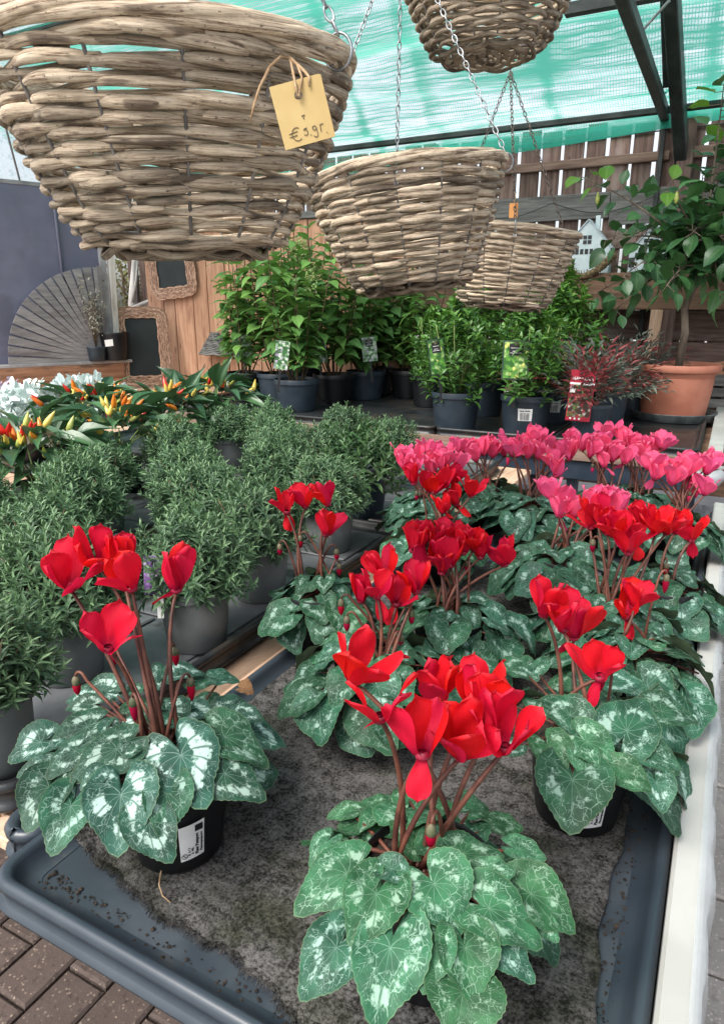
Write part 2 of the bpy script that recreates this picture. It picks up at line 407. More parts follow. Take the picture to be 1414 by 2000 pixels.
def gen_paver(name, c1, c2, sp):
    t = NT(name)
    v = t.coords('Object', (1, 1, 1))
    c = t.mix(t.noise(v, 14, 5), c1, c2)
    d = t.voro(v, 140)
    wn = t.n('TexWhiteNoise', noise_dimensions='3D'); t.l(d.outputs['Position'], wn.inputs['Vector'])
    m = t.math('MULTIPLY', t.smooth(t.math('ADD', d.outputs['Distance'], t.math('MULTIPLY', t.noise(v, 300, 2), .3)), .6, .4), t.smooth(wn.outputs['Value'], .62, 1.0))
    c = t.mix(t.math('MULTIPLY', m, .8), c, sp)
    d2 = t.voro(v, 60)
    wn2 = t.n('TexWhiteNoise', noise_dimensions='3D'); t.l(d2.outputs['Position'], wn2.inputs['Vector'])
    c = t.mix(t.math('MULTIPLY', t.smooth(t.math('ADD', d2.outputs['Distance'], t.math('MULTIPLY', t.noise(v, 200, 2), .3)), .5, .3), t.smooth(wn2.outputs['Value'], .8, 1.1)), c, sp)
    c = t.mix(t.math('MULTIPLY', t.smooth(t.noise(v, 60, 4), .55, .7), .5), c, tuple(k * .5 for k in c1))
    c = t.hsv(c, val=t.math('MULTIPLY_ADD', t.rand(), .3, .85))
    return t.end(t.bsdf(c, .85, t.bump(t.noise(v, 120, 5), .5, .003), .25))
M['paver_brown'] = gen_paver('paver_brown', (.068, .050, .043), (.115, .09, .08), (.30, .24, .19))
M['paver_grey'] = gen_paver('paver_grey', (.22, .20, .19), (.33, .31, .295), (.55, .52, .48))
M['sand'] = gen('joint_sand', (.03, .026, .022), (.065, .055, .047), 60, .95, .5, jitter=0)
M['ground'] = gen('ground_paving', (.24, .23, .215), (.33, .315, .295), 3, .95, .3, jitter=0)

def gen_film(name, op, col):
    t = NT(name)
    v = t.coords('Object', (1, 1, 1), False)
    n = t.noise(v, 9, 4, .6)
    b = t.bsdf(col, .22, t.bump(n, .5, .01), .6)
    tr = t.n('BsdfTransparent')
    mx = t.n('MixShader')
    t.l(t.math('MULTIPLY_ADD', n, .35, op - .17, clamp=True), mx.inputs[0])
    t.l(tr.outputs[0], mx.inputs[1]); t.l(b, mx.inputs[2])
    return t.end(mx.outputs[0])
M['film'] = gen_film('plastic_film', .45, (.55, .58, .60))

def gen_panel_sheet(name='polycarbonate', clear=.62):
    t = NT(name)
    v = t.coords('Object', (1, 1, 1), False)
    drops = t.smooth(t.voro(v, 70).outputs['Distance'], .3, .2)
    n = t.noise(v, 30, 4, .7)
    c = t.mix(t.math('MULTIPLY', t.smooth(n, .5, .7), .6), (.96, .97, .97), (.70, .76, .77))
    c = t.mix(t.math('MULTIPLY', drops, .12), c, (.5, .56, .58))
    tl = t.n('BsdfTranslucent'); t.l(c, tl.inputs['Color'])
    tr = t.n('BsdfTransparent'); t.l(c, tr.inputs['Color'])
    mx = t.n('MixShader'); mx.inputs[0].default_value = clear
    t.l(tl.outputs[0], mx.inputs[1]); t.l(tr.outputs[0], mx.inputs[2])
    gl = t.n('BsdfGlossy'); gl.inputs['Roughness'].default_value = .3
    m2 = t.n('MixShader'); m2.inputs[0].default_value = .05
    t.l(mx.outputs[0], m2.inputs[1]); t.l(gl.outputs[0], m2.inputs[2])
    return t.end(m2.outputs[0])
M['sheet'] = gen_panel_sheet()
M['glazing'] = gen_panel_sheet('glazing_film', .88)

def gen_net():
    t = NT('shade_net')
    uvv, u, v = t.uv('UVMap')          # metres: u across, v up the slope
    at = t.n('Attribute', attribute_name='tone').outputs['Fac']
    wrp = t.noise(uvv, 2.0, 3)
    mp = t.n('Mapping'); t.l(uvv, mp.inputs['Vector']); mp.inputs['Scale'].default_value = (1.5, 34, 1); mp.inputs['Rotation'].default_value = (0, 0, R(3))
    folds = t.noise(mp.outputs[0], 1.5, 6, .65, .3)
    mp2 = t.n('Mapping'); t.l(uvv, mp2.inputs['Vector']); mp2.inputs['Scale'].default_value = (.45, 1.5, 1); mp2.inputs['Rotation'].default_value = (0, 0, R(4))
    zone = t.noise(mp2.outputs[0], 1.7, 3, .5, .3)
    # knitted threads
    warp = t.math('ABSOLUTE', t.math('SUBTRACT', t.math('FRACT', t.math('MULTIPLY', u, 62.0)), .5))
    weft = t.math('ABSOLUTE', t.math('SUBTRACT', t.math('FRACT', t.math('ADD', t.math('MULTIPLY', v, 75.0), t.math('MULTIPLY', wrp, 4.0))), .5))
    thread = t.math('MAXIMUM', t.smooth(warp, .34, .44), t.math('MULTIPLY', t.smooth(weft, .3, .45), .8))
    cover = t.math('ADD', t.math('MULTIPLY', folds, 2.1), -.62)
    cover = t.math('ADD', cover, t.math('MULTIPLY', t.math('SUBTRACT', .5, zone), 2.2))
    cover = t.math('ADD', cover, t.math('MULTIPLY', thread, .42))
    cover = t.math('ADD', cover, t.math('MULTIPLY', at, .75))
    cover = t.smooth(cover, .1, 1.0)
    cover = t.math('MULTIPLY_ADD', cover, .86, .07)
    c = t.mix(folds, (.02, .37, .235), (.075, .56, .39))
    d = t.n('BsdfDiffuse'); t.l(c, d.inputs['Color'])
    tl = t.n('BsdfTranslucent'); t.l(t.mix(.5, c, (.12, .85, .6)), tl.inputs['Color'])
    m0 = t.n('MixShader'); m0.inputs[0].default_value = .68
    t.l(d.outputs[0], m0.inputs[1]); t.l(tl.outputs[0], m0.inputs[2])
    tr = t.n('BsdfTransparent')
    mx = t.n('MixShader')
    t.l(cover, mx.inputs[0]); t.l(tr.outputs[0], mx.inputs[1]); t.l(m0.outputs[0], mx.inputs[2])
    return t.end(mx.outputs[0])
M['net'] = gen_net()

def gen_picture(name, cols, scale=28):
    """printed leaf picture of a plant tag"""
    t = NT(name)
    v = t.coords('Object', (1, 1, 1))
    d = t.voro(v, scale)
    wn = t.n('TexWhiteNoise', noise_dimensions='3D'); t.l(d.outputs['Position'], wn.inputs['Vector'])
    c = t.mix(t.smooth(wn.outputs['Value'], .3, .35), cols[0], cols[1])
    c = t.mix(t.smooth(wn.outputs['Value'], .6, .65), c, cols[2])
    c = t.mix(t.smooth(wn.outputs['Value'], .85, .88), c, cols[3])
    c = t.mix(t.math('MULTIPLY', t.smooth(d.outputs['Distance'], .2, .6), .6), c, cols[0])
    return t.end(t.bsdf(c, .3, None, .5))
M['pic_green'] = gen_picture('print_green', [(.03, .12, .02), (.14, .36, .05), (.4, .6, .22), (.7, .75, .2)], 60)
M['tag_dark'] = gen('tag_dark', (.02, .045, .03), (.04, .08, .05), 20, .3, 0, jitter=0)
M['pic_pale'] = gen_picture('print_pale', [(.05, .16, .05), (.5, .72, .45), (.75, .82, .7), (.6, .5, .65)], 60)
M['pic_red'] = gen_picture('print_red', [(.05, .03, .02), (.42, .03, .05), (.16, .22, .06), (.6, .5, .45)], 70)
M['pic_lilac'] = gen_picture('print_lilac', [(.08, .03, .12), (.35, .2, .5), (.6, .5, .7), (.1, .2, .06)], 120)

# ------------------------------------------------------------------ geometry helpers
class MB:
    """collects shapes; build() links them as ONE mesh object"""
    def __init__(s):
        s.v = []; s.f = []; s.uv = []; s.tone = []
    def add(s, verts, faces, uvs=None, tone=0.0):
        o = len(s.v)
        s.v += [tuple(p) for p in verts]
        s.f += [tuple(i + o for i in f) for f in faces]
        s.uv += list(uvs) if uvs is not None else [(p[0], p[1]) for p in verts]
        s.tone += [tone] * len(verts)
    def box(s, a, b, ch=0.0):
        x0, y0, z0 = a; x1, y1, z1 = b
        if ch <= 0:
            s.add([(x0, y0, z0), (x1, y0, z0), (x1, y1, z0), (x0, y1, z0), (x0, y0, z1), (x1, y0, z1), (x1, y1, z1), (x0, y1, z1)],
                  [(0, 3, 2, 1), (4, 5, 6, 7), (0, 1, 5, 4), (1, 2, 6, 5), (2, 3, 7, 6), (3, 0, 4, 7)])
        else:
            def ring(z, i):
                return [(x0 + i, y0 + i, z), (x1 - i, y0 + i, z), (x1 - i, y1 - i, z), (x0 + i, y1 - i, z)]
            L = [ring(z0, ch), ring(z0 + ch, 0), ring(z1 - ch, 0), ring(z1, ch)]
            vs = [p for r in L for p in r]
            fs = [(3, 2, 1, 0), (12, 13, 14, 15)]
            for k in range(3):
                for i in range(4):
                    fs.append((k * 4 + i, k * 4 + (i + 1) % 4, k * 4 + 4 + (i + 1) % 4, k * 4 + 4 + i))
            s.add(vs, fs)
    def tube(s, pts, rad, seg=8, closed=False, cap=True, tone=0.0, uvlen=None):
        pts = [Vector(p) for p in pts]
        n = len(pts)
        if not hasattr(rad, '__len__'): rad = [rad] * n
        up = Vector((0, 0, 1))
        vs, uvs, fs = [], [], []
        acc = 0.0
        prev = None
        for i, p in enumerate(pts):
            a = pts[(i - 1) % n] if (closed or i > 0) else p
            b = pts[(i + 1) % n] if (closed or i < n - 1) else p
            d = (b - a)
            if d.length < 1e-9: d = Vector((0, 0, 1))
            d.normalize()
            if prev is None:
                ref = up if abs(d.z) < .9 else Vector((1, 0, 0))
                x = d.cross(ref).normalized()
            else:
                x = (prev - d * prev.dot(d))
                x = x.normalized() if x.length > 1e-6 else d.cross(up).normalized()
            prev = x
            y = d.cross(x)
            if i: acc += (p - pts[i - 1]).length
            for k in range(seg):
                t = 2 * PI * k / seg
                vs.append(p + (x * math.cos(t) + y * math.sin(t)) * rad[i])
                uvs.append((acc, k / seg))
        m = n if closed else n - 1
        for i in range(m):
            for k in range(seg):
                j = (i + 1) % n
                fs.append((i * seg + k, i * seg + (k + 1) % seg, j * seg + (k + 1) % seg, j * seg + k))
        if cap and not closed:
            fs.append(tuple(reversed(range(seg))))
            fs.append(tuple((n - 1) * seg + k for k in range(seg)))
        s.add(vs, fs, uvs, tone)
    def lathe(s, prof, seg=32, c=(0, 0, 0), cap0=False, cap1=False):
        vs, fs, uvs = [], [], []
        for i, (r, z) in enumerate(prof):
            for k in range(seg):
                t = 2 * PI * k / seg
                vs.append((c[0] + r * math.cos(t), c[1] + r * math.sin(t), c[2] + z))
                uvs.append((k / seg, z))
        for i in range(len(prof) - 1):
            for k in range(seg):
                a, b = i * seg + k, i * seg + (k + 1) % seg
                fs.append((a, b, b + seg, a + seg))
        if cap0: fs.append(tuple(reversed(range(seg))))
        if cap1: fs.append(tuple((len(prof) - 1) * seg + k for k in range(seg)))
        s.add(vs, fs, uvs)
    def mesh(s, name, smooth=True, uvs2=None, tone=False):
        me = bpy.data.meshes.new(name)
        me.from_pydata(s.v, [], s.f)
        uvl = me.uv_layers.new(name='UVMap')
        idx = np.empty(len(me.loops), dtype=np.int32)
        me.loops.foreach_get('vertex_index', idx)
        uvl.data.foreach_set('uv', np.array(s.uv, dtype=np.float32)[idx].ravel())
        if uvs2 is not None:
            u2 = me.uv_layers.new(name='polar')
            u2.data.foreach_set('uv', np.array(uvs2, dtype=np.float32)[idx].ravel())
        if tone:
            a = me.attributes.new('tone', 'FLOAT', 'POINT')
            a.data.foreach_set('value', np.array(s.tone, dtype=np.float32))
        if smooth:
            me.polygons.foreach_set('use_smooth', [True] * len(me.polygons))
        return me
    def build(s, name, mat, parent=None, loc=(0, 0, 0), smooth=True, tone=False, sharp=None):
        me = s.mesh(name, smooth, tone=tone)
        if sharp: me.set_sharp_from_angle(angle=R(sharp))
        return place(name, me, mat, parent, loc)

def place(name, me, mat, parent=None, loc=(0, 0, 0), mtx=None):
    if mat is not None and not me.materials:
        me.materials.append(mat)
    o = bpy.data.objects.new(name, me)
    COL.objects.link(o)
    if parent: o.parent = parent
    if mtx is not None: o.matrix_local = mtx
    else: o.location = loc
    return o

def tag(o, label=None, cat=None, group=None, kind=None):
    if label: o['label'] = label
    if cat: o['category'] = cat
    if group: o['group'] = group
    if kind: o['kind'] = kind
    return o

def thing(name, loc, label, cat, group=None, rot=(0, 0, 0)):
    o = bpy.data.objects.new(name, None)
    COL.objects.link(o)
    o.empty_display_size = .1
    o.location = loc
    o.rotation_euler = rot
    return tag(o, label, cat, group)

def copy_tree(o, parent=None):
    c = o.copy()
    COL.objects.link(c)
    c.parent = parent
    for ch in list(KIDS.get(o.name, [])) or list(o.children):
        copy_tree(ch, c)
    return c
KIDS = {}

def basis(p, y, z, sx=1, sy=1, sz=1):
    """matrix with local +Y along y and +Z near z"""
    y = Vector(y).normalized(); z = Vector(z)
    x = y.cross(z)
    if x.length < 1e-6: x = y.orthogonal()
    x.normalize()
    z = x.cross(y)
    return Matrix(((x.x * sx, y.x * sy, z.x * sz, p[0]), (x.y * sx, y.y * sy, z.y * sz, p[1]), (x.z * sx, y.z * sy, z.z * sz, p[2]), (0, 0, 0, 1)))

PLK = {}
def plank(name, a, b, width, thick, mat, parent=None, up=(0, 0, 1), ch=.002, kind=None):
    """board from a to b (its axis); width across, thick along up"""
    a = Vector(a); b = Vector(b)
    L = (b - a).length
    key = (round(L, 3), round(width, 4), round(thick, 4), mat.name)
    me = PLK.get(key)
    if me is None:
        m = MB()
        m.box((-L / 2, -width / 2, -thick / 2), (L / 2, width / 2, thick / 2), min(ch, thick * .3))
        me = m.mesh(name, False)
        PLK[key] = me
    x = (b - a).normalized()
    z = Vector(up)
    y = z.cross(x)
    if y.length < 1e-6: y = x.orthogonal()
    y.normalize(); z = x.cross(y)
    c = (a + b) / 2
    mt = Matrix(((x.x, y.x, z.x, c.x), (x.y, y.y, z.y, c.y), (x.z, y.z, z.z, c.z), (0, 0, 0, 1)))
    o = place(name, me, mat, parent, mtx=mt)
    if kind: o['kind'] = kind
    return o

def text(name, body, size, mtx, mat, parent, bold=False):
    cu = bpy.data.curves.new(name, 'FONT')
    cu.body = body
    cu.size = size
    cu.align_x = 'CENTER'; cu.align_y = 'CENTER'
    cu.extrude = .0002
    if bold: cu.offset = size * .012
    tmp = bpy.data.objects.new(name, cu)
    me = bpy.data.meshes.new_from_object(tmp)
    bpy.data.objects.remove(tmp); bpy.data.curves.remove(cu)
    me.name = name
    return place(name, me, mat, parent, mtx=mtx)

# many leaves in one mesh -------------------------------------------------
def leaf_template(nl, fold=.18, curl=.25, shape=(0, .75, 1, .8, .35, 0)):
    """verts (n,3) unit leaf along +Y, uv, faces; nl ribs along the length"""
    V, U, F = [], [], []
    k = len(shape)
    for i, wd in enumerate(shape):
        t = i / (k - 1)
        z = -curl * t * t
        for sgn in (-1, 0, 1):
            V.append((sgn * wd * .5, t, z + abs(sgn) * wd * fold)); U.append((.5 + sgn * .5, t))
    for i in range(k - 1):
        for j in (0, 1):
            a = i * 3 + j
            F.append((a, a + 1, a + 4, a + 3))
    return np.array(V), np.array(U), np.array(F)

LT_NARROW = leaf_template(0, .16, .5, (.15, 1, .75, 0))
LT_OVAL = leaf_template(0, .12, .25, (.05, .8, 1.0, .75, .03))
LT_LANCE = leaf_template(0, .2, .35, (.04, .7, 1.0, .85, .5, .02))
LT_ROUND = leaf_template(0, .15, .2, (.2, .95, 1.0, .45))

def leaves_mesh(name, P, Y, Z, L, W, tone, T):
    """P,Y,Z (n,3); L,W,tone (n,)"""
    tv, tu, tf = T
    P = np.asarray(P, float); Y = np.asarray(Y, float); Z = np.asarray(Z, float)
    Y = Y / np.linalg.norm(Y, axis=1, keepdims=True)
    X = np.cross(Y, Z); X /= np.maximum(np.linalg.norm(X, axis=1, keepdims=True), 1e-6)
    Z = np.cross(X, Y)
    L = np.asarray(L)[:, None, None]; W = np.asarray(W)[:, None, None]
    V = P[:, None, :] + X[:, None, :] * tv[None, :, 0:1] * W + Y[:, None, :] * tv[None, :, 1:2] * L + Z[:, None, :] * tv[None, :, 2:3] * L * .6
    n, m = len(P), len(tv)
    V = V.reshape(-1, 3)
    F = (tf[None] + (np.arange(n) * m)[:, None, None]).reshape(-1, tf.shape[1])
    U = np.tile(tu, (n, 1))
    me = bpy.data.meshes.new(name)
    me.vertices.add(len(V)); me.vertices.foreach_set('co', V.astype(np.float32).ravel())
    k = F.shape[1]
    me.loops.add(F.size); me.loops.foreach_set('vertex_index', F.astype(np.int32).ravel())
    me.polygons.add(len(F)); me.polygons.foreach_set('loop_start', (np.arange(len(F)) * k).astype(np.int32))
    me.polygons.foreach_set('use_smooth', np.ones(len(F), dtype=bool))
    me.update(calc_edges=True)
    uvl = me.uv_layers.new(name='UVMap')
    uvl.data.foreach_set('uv', U[F.ravel()].astype(np.float32).ravel())
    a = me.attributes.new('tone', 'FLOAT', 'POINT')
    a.data.foreach_set('value', np.repeat(np.asarray(tone, dtype=np.float32), m))
    me.validate()
    return me

def rdir(rng, up=0.0):
    v = Vector((rng.gauss(0, 1), rng.gauss(0, 1), rng.gauss(0, 1) + up))
    return v.normalized()

# ------------------------------------------------------------------ ground and paving
g = MB(); g.add([(-60, -60, -.05), (60, -60, -.05), (60, 80, -.05), (-60, 80, -.05)], [(0, 1, 2, 3)])
tag(g.build('ground', M['ground']), kind='structure')
pv = MB()
pv.add([(-2.6, -.4, -.022), (-.42, -.4, -.022), (-.42, 1.2, -.022), (-2.6, 1.2, -.022)], [(0, 1, 2, 3)])
pv.add([(.09, .9, -.022), (.85, .9, -.022), (.85, 3.0, -.022), (.09, 3.0, -.022)], [(0, 1, 2, 3)])
pav = tag(pv.build('pavement', M['sand']), kind='structure')
rng = random.Random(3)
def paver_mesh(name, lx, ly, mat):
    m = MB(); m.box((-lx / 2, -ly / 2, -.05), (lx / 2, ly / 2, 0), .006)
    me = m.mesh(name, False); me.materials.append(mat)
    return me
pm = paver_mesh('paver', .116, .222, M['paver_brown'])
for i in range(-11, 5):                     # bottom-left of the bench: stretcher courses running away
    x = -1.10 + i * .1215
    if x > -.48 : continue
    for j in range(-2, 6):
        y = .18 + j * .2275 + (.114 if i % 2 else 0)
        if y > 1.1: continue
        o = place('paver', pm, None, pav, mtx=Matrix.Translation((x, y, rng.uniform(-.003, .002))) @ Euler((rng.uniform(-.008, .008), rng.uniform(-.008, .008), rng.uniform(-.012, .012))).to_matrix().to_4x4())
pg = paver_mesh('paver', .24, .232, M['paver_grey'])
for i in range(0, 3):
    for j in range(0, 9):
        y = 1.06 + j * .2395 + (.08 if i % 2 else 0)
        o = place('paver', pg, None, pav, mtx=Matrix.Translation((.215 + i * .246, y, rng.uniform(-.003, .002))) @ Euler((rng.uniform(-.006, .006), rng.uniform(-.006, .006), rng.uniform(-.012, .012))).to_matrix().to_4x4())

deck = MB(); deck.box((-5.5, 3.02, -.045), (1.6, 5.6, -.03))
deck = tag(deck.build('deck', M['wood_dark'], smooth=False), kind='structure')
for k in range(24):
    x = -2.6 + k * .135
    plank('plank', (x, 3.0, .0), (x, 5.6, rng.uniform(-.002, .002)), .125, .028, M['wood_grey'], deck)

# ------------------------------------------------------------------ fence behind the benches
FY = 5.2
fence = thing('fence', (0, FY + .05, 0), 'tall dark plank fence with bright gaps behind the far bench', 'fence')
x = -5.4
k = 0
while x < 1.0:
    wdt = rng.uniform(.122, .136)
    plank('fence_slat', (x + wdt / 2 + rng.uniform(-.003, .003), .02, 1.02), (x + wdt / 2, .02, 2.62 + rng.uniform(-.015, .015)), wdt, .018, M['wood_dark'], fence, up=(0, 1, 0))
    x += .150
    k += 1
plank('rail', (-5.4, -.01, 2.395), (-.52, -.01, 2.395), .035, .058, M['wood_rail'], fence, ch=.006)
plank('rail', (-.40, -.01, 2.40), (1.0, -.01, 2.40), .035, .065, M['wood_rail'], fence, ch=.006)
plank('cable_batten', (-5.4, 0.0, 2.52), (1.0, 0.0, 2.555), .012, .008, M['steel'], fence)
plank('wide_board', (-5.4, -.02, 2.12), (-.86, -.02, 2.12), .025, .165, M['wood_grey'], fence, ch=.004)
plank('wide_board', (-.855, -.018, 2.10), (1.0, -.018, 2.10), .025, .22, M['wood_grey'], fence, ch=.004)
plank('wide_board', (-.98, .003, 1.90), (1.0, .003, 1.90), .02, .12, M['wood_dark'], fence, ch=.004)
for px_ in (-2.15, -.42):
    plank('post', (px_, -.075, .0), (px_, -.075, 2.60), .09, .09, M['wood_dark'], fence, up=(0, 1, 0))
# lower boards of the fence
for k, (z, mt) in enumerate([(.28, 'wood_brown'), (.50, 'wood_brown'), (.72, 'wood_brown'), (.93, 'wood_brown'), (1.13, 'wood_dark'), (1.335, 'wood_dark')]):
    plank('board', (-5.0, -.012, z), (1.0, -.012, z), .02, .195, M[mt], fence, ch=.004)

shelf = thing('wall_shelf', (-1.0, 4.96, 1.44), 'long brown timber shelf with a deep front board along the fence', 'shelf')
plank('front_board', (-1.4, -.02, .115), (2.0, -.02, .115), .03, .23, M['wood_brown'], shelf, ch=.004)
plank('shelf_top', (-1.4, .10, .222), (2.0, .10, .222), .20, .02, M['wood_grey'], shelf)
plank('bracket', (-1.2, .09, .0), (-1.2, .09, .21), .05, .12, M['wood_brown'], shelf, up=(0, 1, 0))
plank('bracket', (1.6, .09, .0), (1.6, .09, .21), .05, .12, M['wood_brown'], shelf, up=(0, 1, 0))

# timber stake and stacked offcuts beside the terracotta pot
plank_s = thing('wooden_post', (-.47, 4.90, 0), 'pale square timber post rising behind the terracotta pot', 'post')
plank('post', (0, 0, .0), (0.02, 0, 1.44), .07, .06, M['wood_pale'], plank_s, up=(0, 1, 0))
plank('support_block', (.085, 0.01, .0), (.085, .01, 1.44), .085, .045, M['wood_dark'], plank_s, up=(0, 1, 0))
for k, (px_, pz, rz, tl, lb) in enumerate([(-.28, 1.035, .25, .0, 'split timber offcut at the bottom left of the small wood pile'), (-.12, 1.055, -.12, .1, 'split timber offcut lying slanted in the middle of the small wood pile'),
                                   (-.06, 1.105, .02, -.05, 'uppermost orange timber offcut on the small wood pile'), (.05, 1.045, .3, .06, 'split timber offcut at the right end of the small wood pile')]):
    f = thing('timber_offcut', (px_, 5.05, pz), lb, 'firewood', 'timber offcuts piled behind the terracotta pot')
    plank('billet', (-.13, 0, -.02 + tl * .3), (.13, rz * .1, .0 - tl * .3), .06, .042, M['wood_beam'], f, ch=.006)
pile_base = thing('low_crate', (-.1, 5.03, .82), 'grey slatted crate under the timber offcuts', 'crate')
for z in (.04, .11, .18):
    plank('slat', (-.42, -.06, z), (.6, -.06, z), .02, .055, M['wood_grey'], pile_base)
    plank('slat', (-.42, .05, z), (.6, .05, z), .02, .055, M['wood_grey'], pile_base)
for xx in (-.4, .1, .55):
    plank('batten', (xx, -.005, .0), (xx, -.005, .205), .085, .03, M['wood_grey'], pile_base, up=(1, 0, 0))
plank('lid', (-.42, -.005, .212), (.6, -.005, .212), .13, .012, M['wood_grey'], pile_base)

# white house ornaments on the shelf
def house(loc, sx, h, roofh, label):
    t = thing('house_ornament', loc, label, 'ornament', 'white wooden house ornaments on the shelf')
    m = MB()
    d = .05
    m.add([(-sx, -d, 0), (sx, -d, 0), (sx, -d, h), (0, -d, h + roofh), (-sx, -d, h), (-sx, d, 0), (sx, d, 0), (sx, d, h), (0, d, h + roofh), (-sx, d, h)],
          [(0, 1, 2, 3, 4), (9, 8, 7, 6, 5), (0, 5, 6, 1), (1, 6, 7, 2), (4, 9, 5, 0)])
    m.build('house_body', M['house_white'], t, smooth=False)
    for s in (-1, 1):
        plank('roof_panel', (s * (sx + .012), 0, h - .012), (s * .0, 0, h + roofh + .006), .12, .008, M['house_roof'], t, up=(s * .6, 0, .8))
    plank('chimney', (.05, 0, h + roofh * .5), (.05, 0, h + roofh + .03), .03, .03, M['house_white'], t, up=(0, 1, 0))
    for i, (wx, wz, ww, wh) in enumerate([(-.016, h + .03, .024, .024), (.014, h + .03, .024, .024), (-.016, h + .06, .024, .024), (.014, h + .06, .024, .024)]):
        b = MB(); b.box((wx - ww / 2, -d - .003, wz - wh / 2), (wx + ww / 2, -d + .004, wz + wh / 2)); b.build('window', M['dark_void'], t, smooth=False)
    for i in range(5):
        wx = -.062 + i * .031
        b = MB(); b.box((wx - .011, -d - .003, h - .045), (wx + .011, -d + .004, h - .012)); b.build('window', M['dark_void'], t, smooth=False)
    for wx in (-.09, .09):
        b = MB(); b.box((wx - .018, -d - .003, .03), (wx + .018, -d + .004, .09)); b.build('window', M['dark_void'], t, smooth=False)
    return t
house((-.94, 5.04, 1.674), .15, .165, .165, 'pale blue-white wooden house ornament nearest the rightmost basket')
house((-.56, 5.05, 1.674), .11, .13, .12, 'pale wooden house ornament half hidden behind the citrus leaves')
# rope wreath lying against the house
wr = thing('rope_wreath', (-.97, 4.935, 1.695), 'brown twisted rope garland draped in front of the house ornament', 'garland')
m = MB()
for k in range(2):
    pts = []
    for i in range(40):
        a = i / 39
        pts.append((-.14 + .36 * a + .012 * math.cos(a * 50 + k * PI), -.02 + .012 * math.sin(a * 50 + k * PI), .05 - .10 * math.sin(a * PI) + .06 * abs(a - .4)))
    m.tube(pts, .02, 8)
m.build('rope', M['rope'], wr, tone=True)
m = MB()
for i in range(160):
    a = rng.random()
    c = Vector((-.14 + .36 * a, -.02, .05 - .10 * math.sin(a * PI) + .06 * abs(a - .4)))
    d = rdir(rng)
    m.tube([c + d * .02, c + d * .042], [.003, .0015], 4)
fr = m.build('bristles', M['rope'], wr); fr['kind'] = 'stuff'

# ------------------------------------------------------------------ orange plank wall, left wall
OWY = 4.95
ow = thing('plank_wall', (-3.5, OWY, 0), 'orange cedar plank wall behind the tall leafy shrubs', 'wall')
x = -1.36
k = 0
while x < 1.33:
    wdt = (.20, .13, .22, .17)[k % 4]
    plank('plank', (x + wdt / 2, .0, .05), (x + wdt / 2, rng.uniform(-.004, .004), 2.12), wdt - .008, .022, M['wood_orange'], ow, up=(0, 1, 0), ch=.003)
    x += wdt
    k += 1
plank('cap_rail', (-1.36, -.01, 2.15), (1.33, -.01, 2.15), .06, .05, M['wood_grey'], ow)
plank('back_rail', (-1.3, .035, 1.0), (1.3, .035, 1.0), .04, .09, M['wood_orange'], ow)

LWO = Vector((-4.80, 4.45, 0)); LWU = Vector((-.41, -.912, 0)); LWN = Vector((.912, -.41, 0))
lw_rot = math.atan2(-.912, -.41)
def lwm():    # local frame: X along the wall towards the viewer's left, Y away from the viewer, Z up
    return (0, 0, lw_rot)
lw = thing('shed_wall', LWO, 'dark blue-grey panel wall with a timber sill on the left', 'wall', rot=lwm())
# local +Y direction = rot90 of X
sgn = -1.0 if Vector((0.912, -.41, 0)).dot(Vector((-math.sin(lw_rot), math.cos(lw_rot), 0))) < 0 else 1.0
def F(v):   # distance v in front of the wall plane
    return sgn * v
for k, (a, b) in enumerate([(.04, .372), (.378, 1.2), (1.206, 2.2), (2.206, 3.2)]):
    plank('wall_panel', (a, F(-.03), 1.69), (b, F(-.03), 1.69), .02, 1.36, M['panel'], lw, ch=.002)
for a in (.375, 1.203, 2.203):
    m = MB(); m.tube([(a, F(-.005), 1.02), (a, F(-.005), 3.2)], .012, 8); m.build('seam_pole', M['panel'], lw)
plank('white_post', (.0, F(.0), 1.0), (-.05, F(.0), 2.3), .05, .06, M['white_post'], lw, up=(0, 1, 0))
plank('edge_post', (.055, F(-.005), 1.02), (.03, F(-.005), 2.4), .05, .05, M['sill'], lw, up=(0, 1, 0))
plank('sill', (-.1, F(.02), 1.0), (3.2, F(.02), 1.0), .16, .024, M['sill'], lw)
plank('beam', (-.02, F(.075), .925), (3.2, F(.075), .925), .05, .125, M['wood_beam'], lw, ch=.005)
for k in range(22):
    plank('skirt_plank', (.07 + k * .15, F(.06), .2), (.07 + k * .15, F(.06), .86), .142, .02, M['wood_orange'], lw, up=(0, 1, 0))
plank('top_rail', (.0, F(-.03), 2.385), (3.2, F(-.03), 2.385), .03, .03, M['sill'], lw)
# film glazing above the dark panels
gz = thing('greenhouse_glazing', LWO + Vector((0, 0, 2.4)), 'milky white film glazing above the dark left wall', 'glazing', rot=lwm())
m = MB(); m.box((-.3, F(-.06), .0), (3.4, F(-.055), 2.2)); m.build('film_sheet', M['glazing'], gz, smooth=False)
for k in range(5):
    m = MB(); m.tube([(-.2 + k * .8, F(-.04), 0), (.1 + k * .8, F(-.04), 2.2)], .008, 6); m.build('glazing_bar', M['sill'], gz)
for k in range(3):
    m = MB(); m.tube([(-.3, F(-.04), .55 + k * .45), (3.4, F(-.04), .1 + k * .45)], .004, 6); m.build('wire', M['sill'], gz)

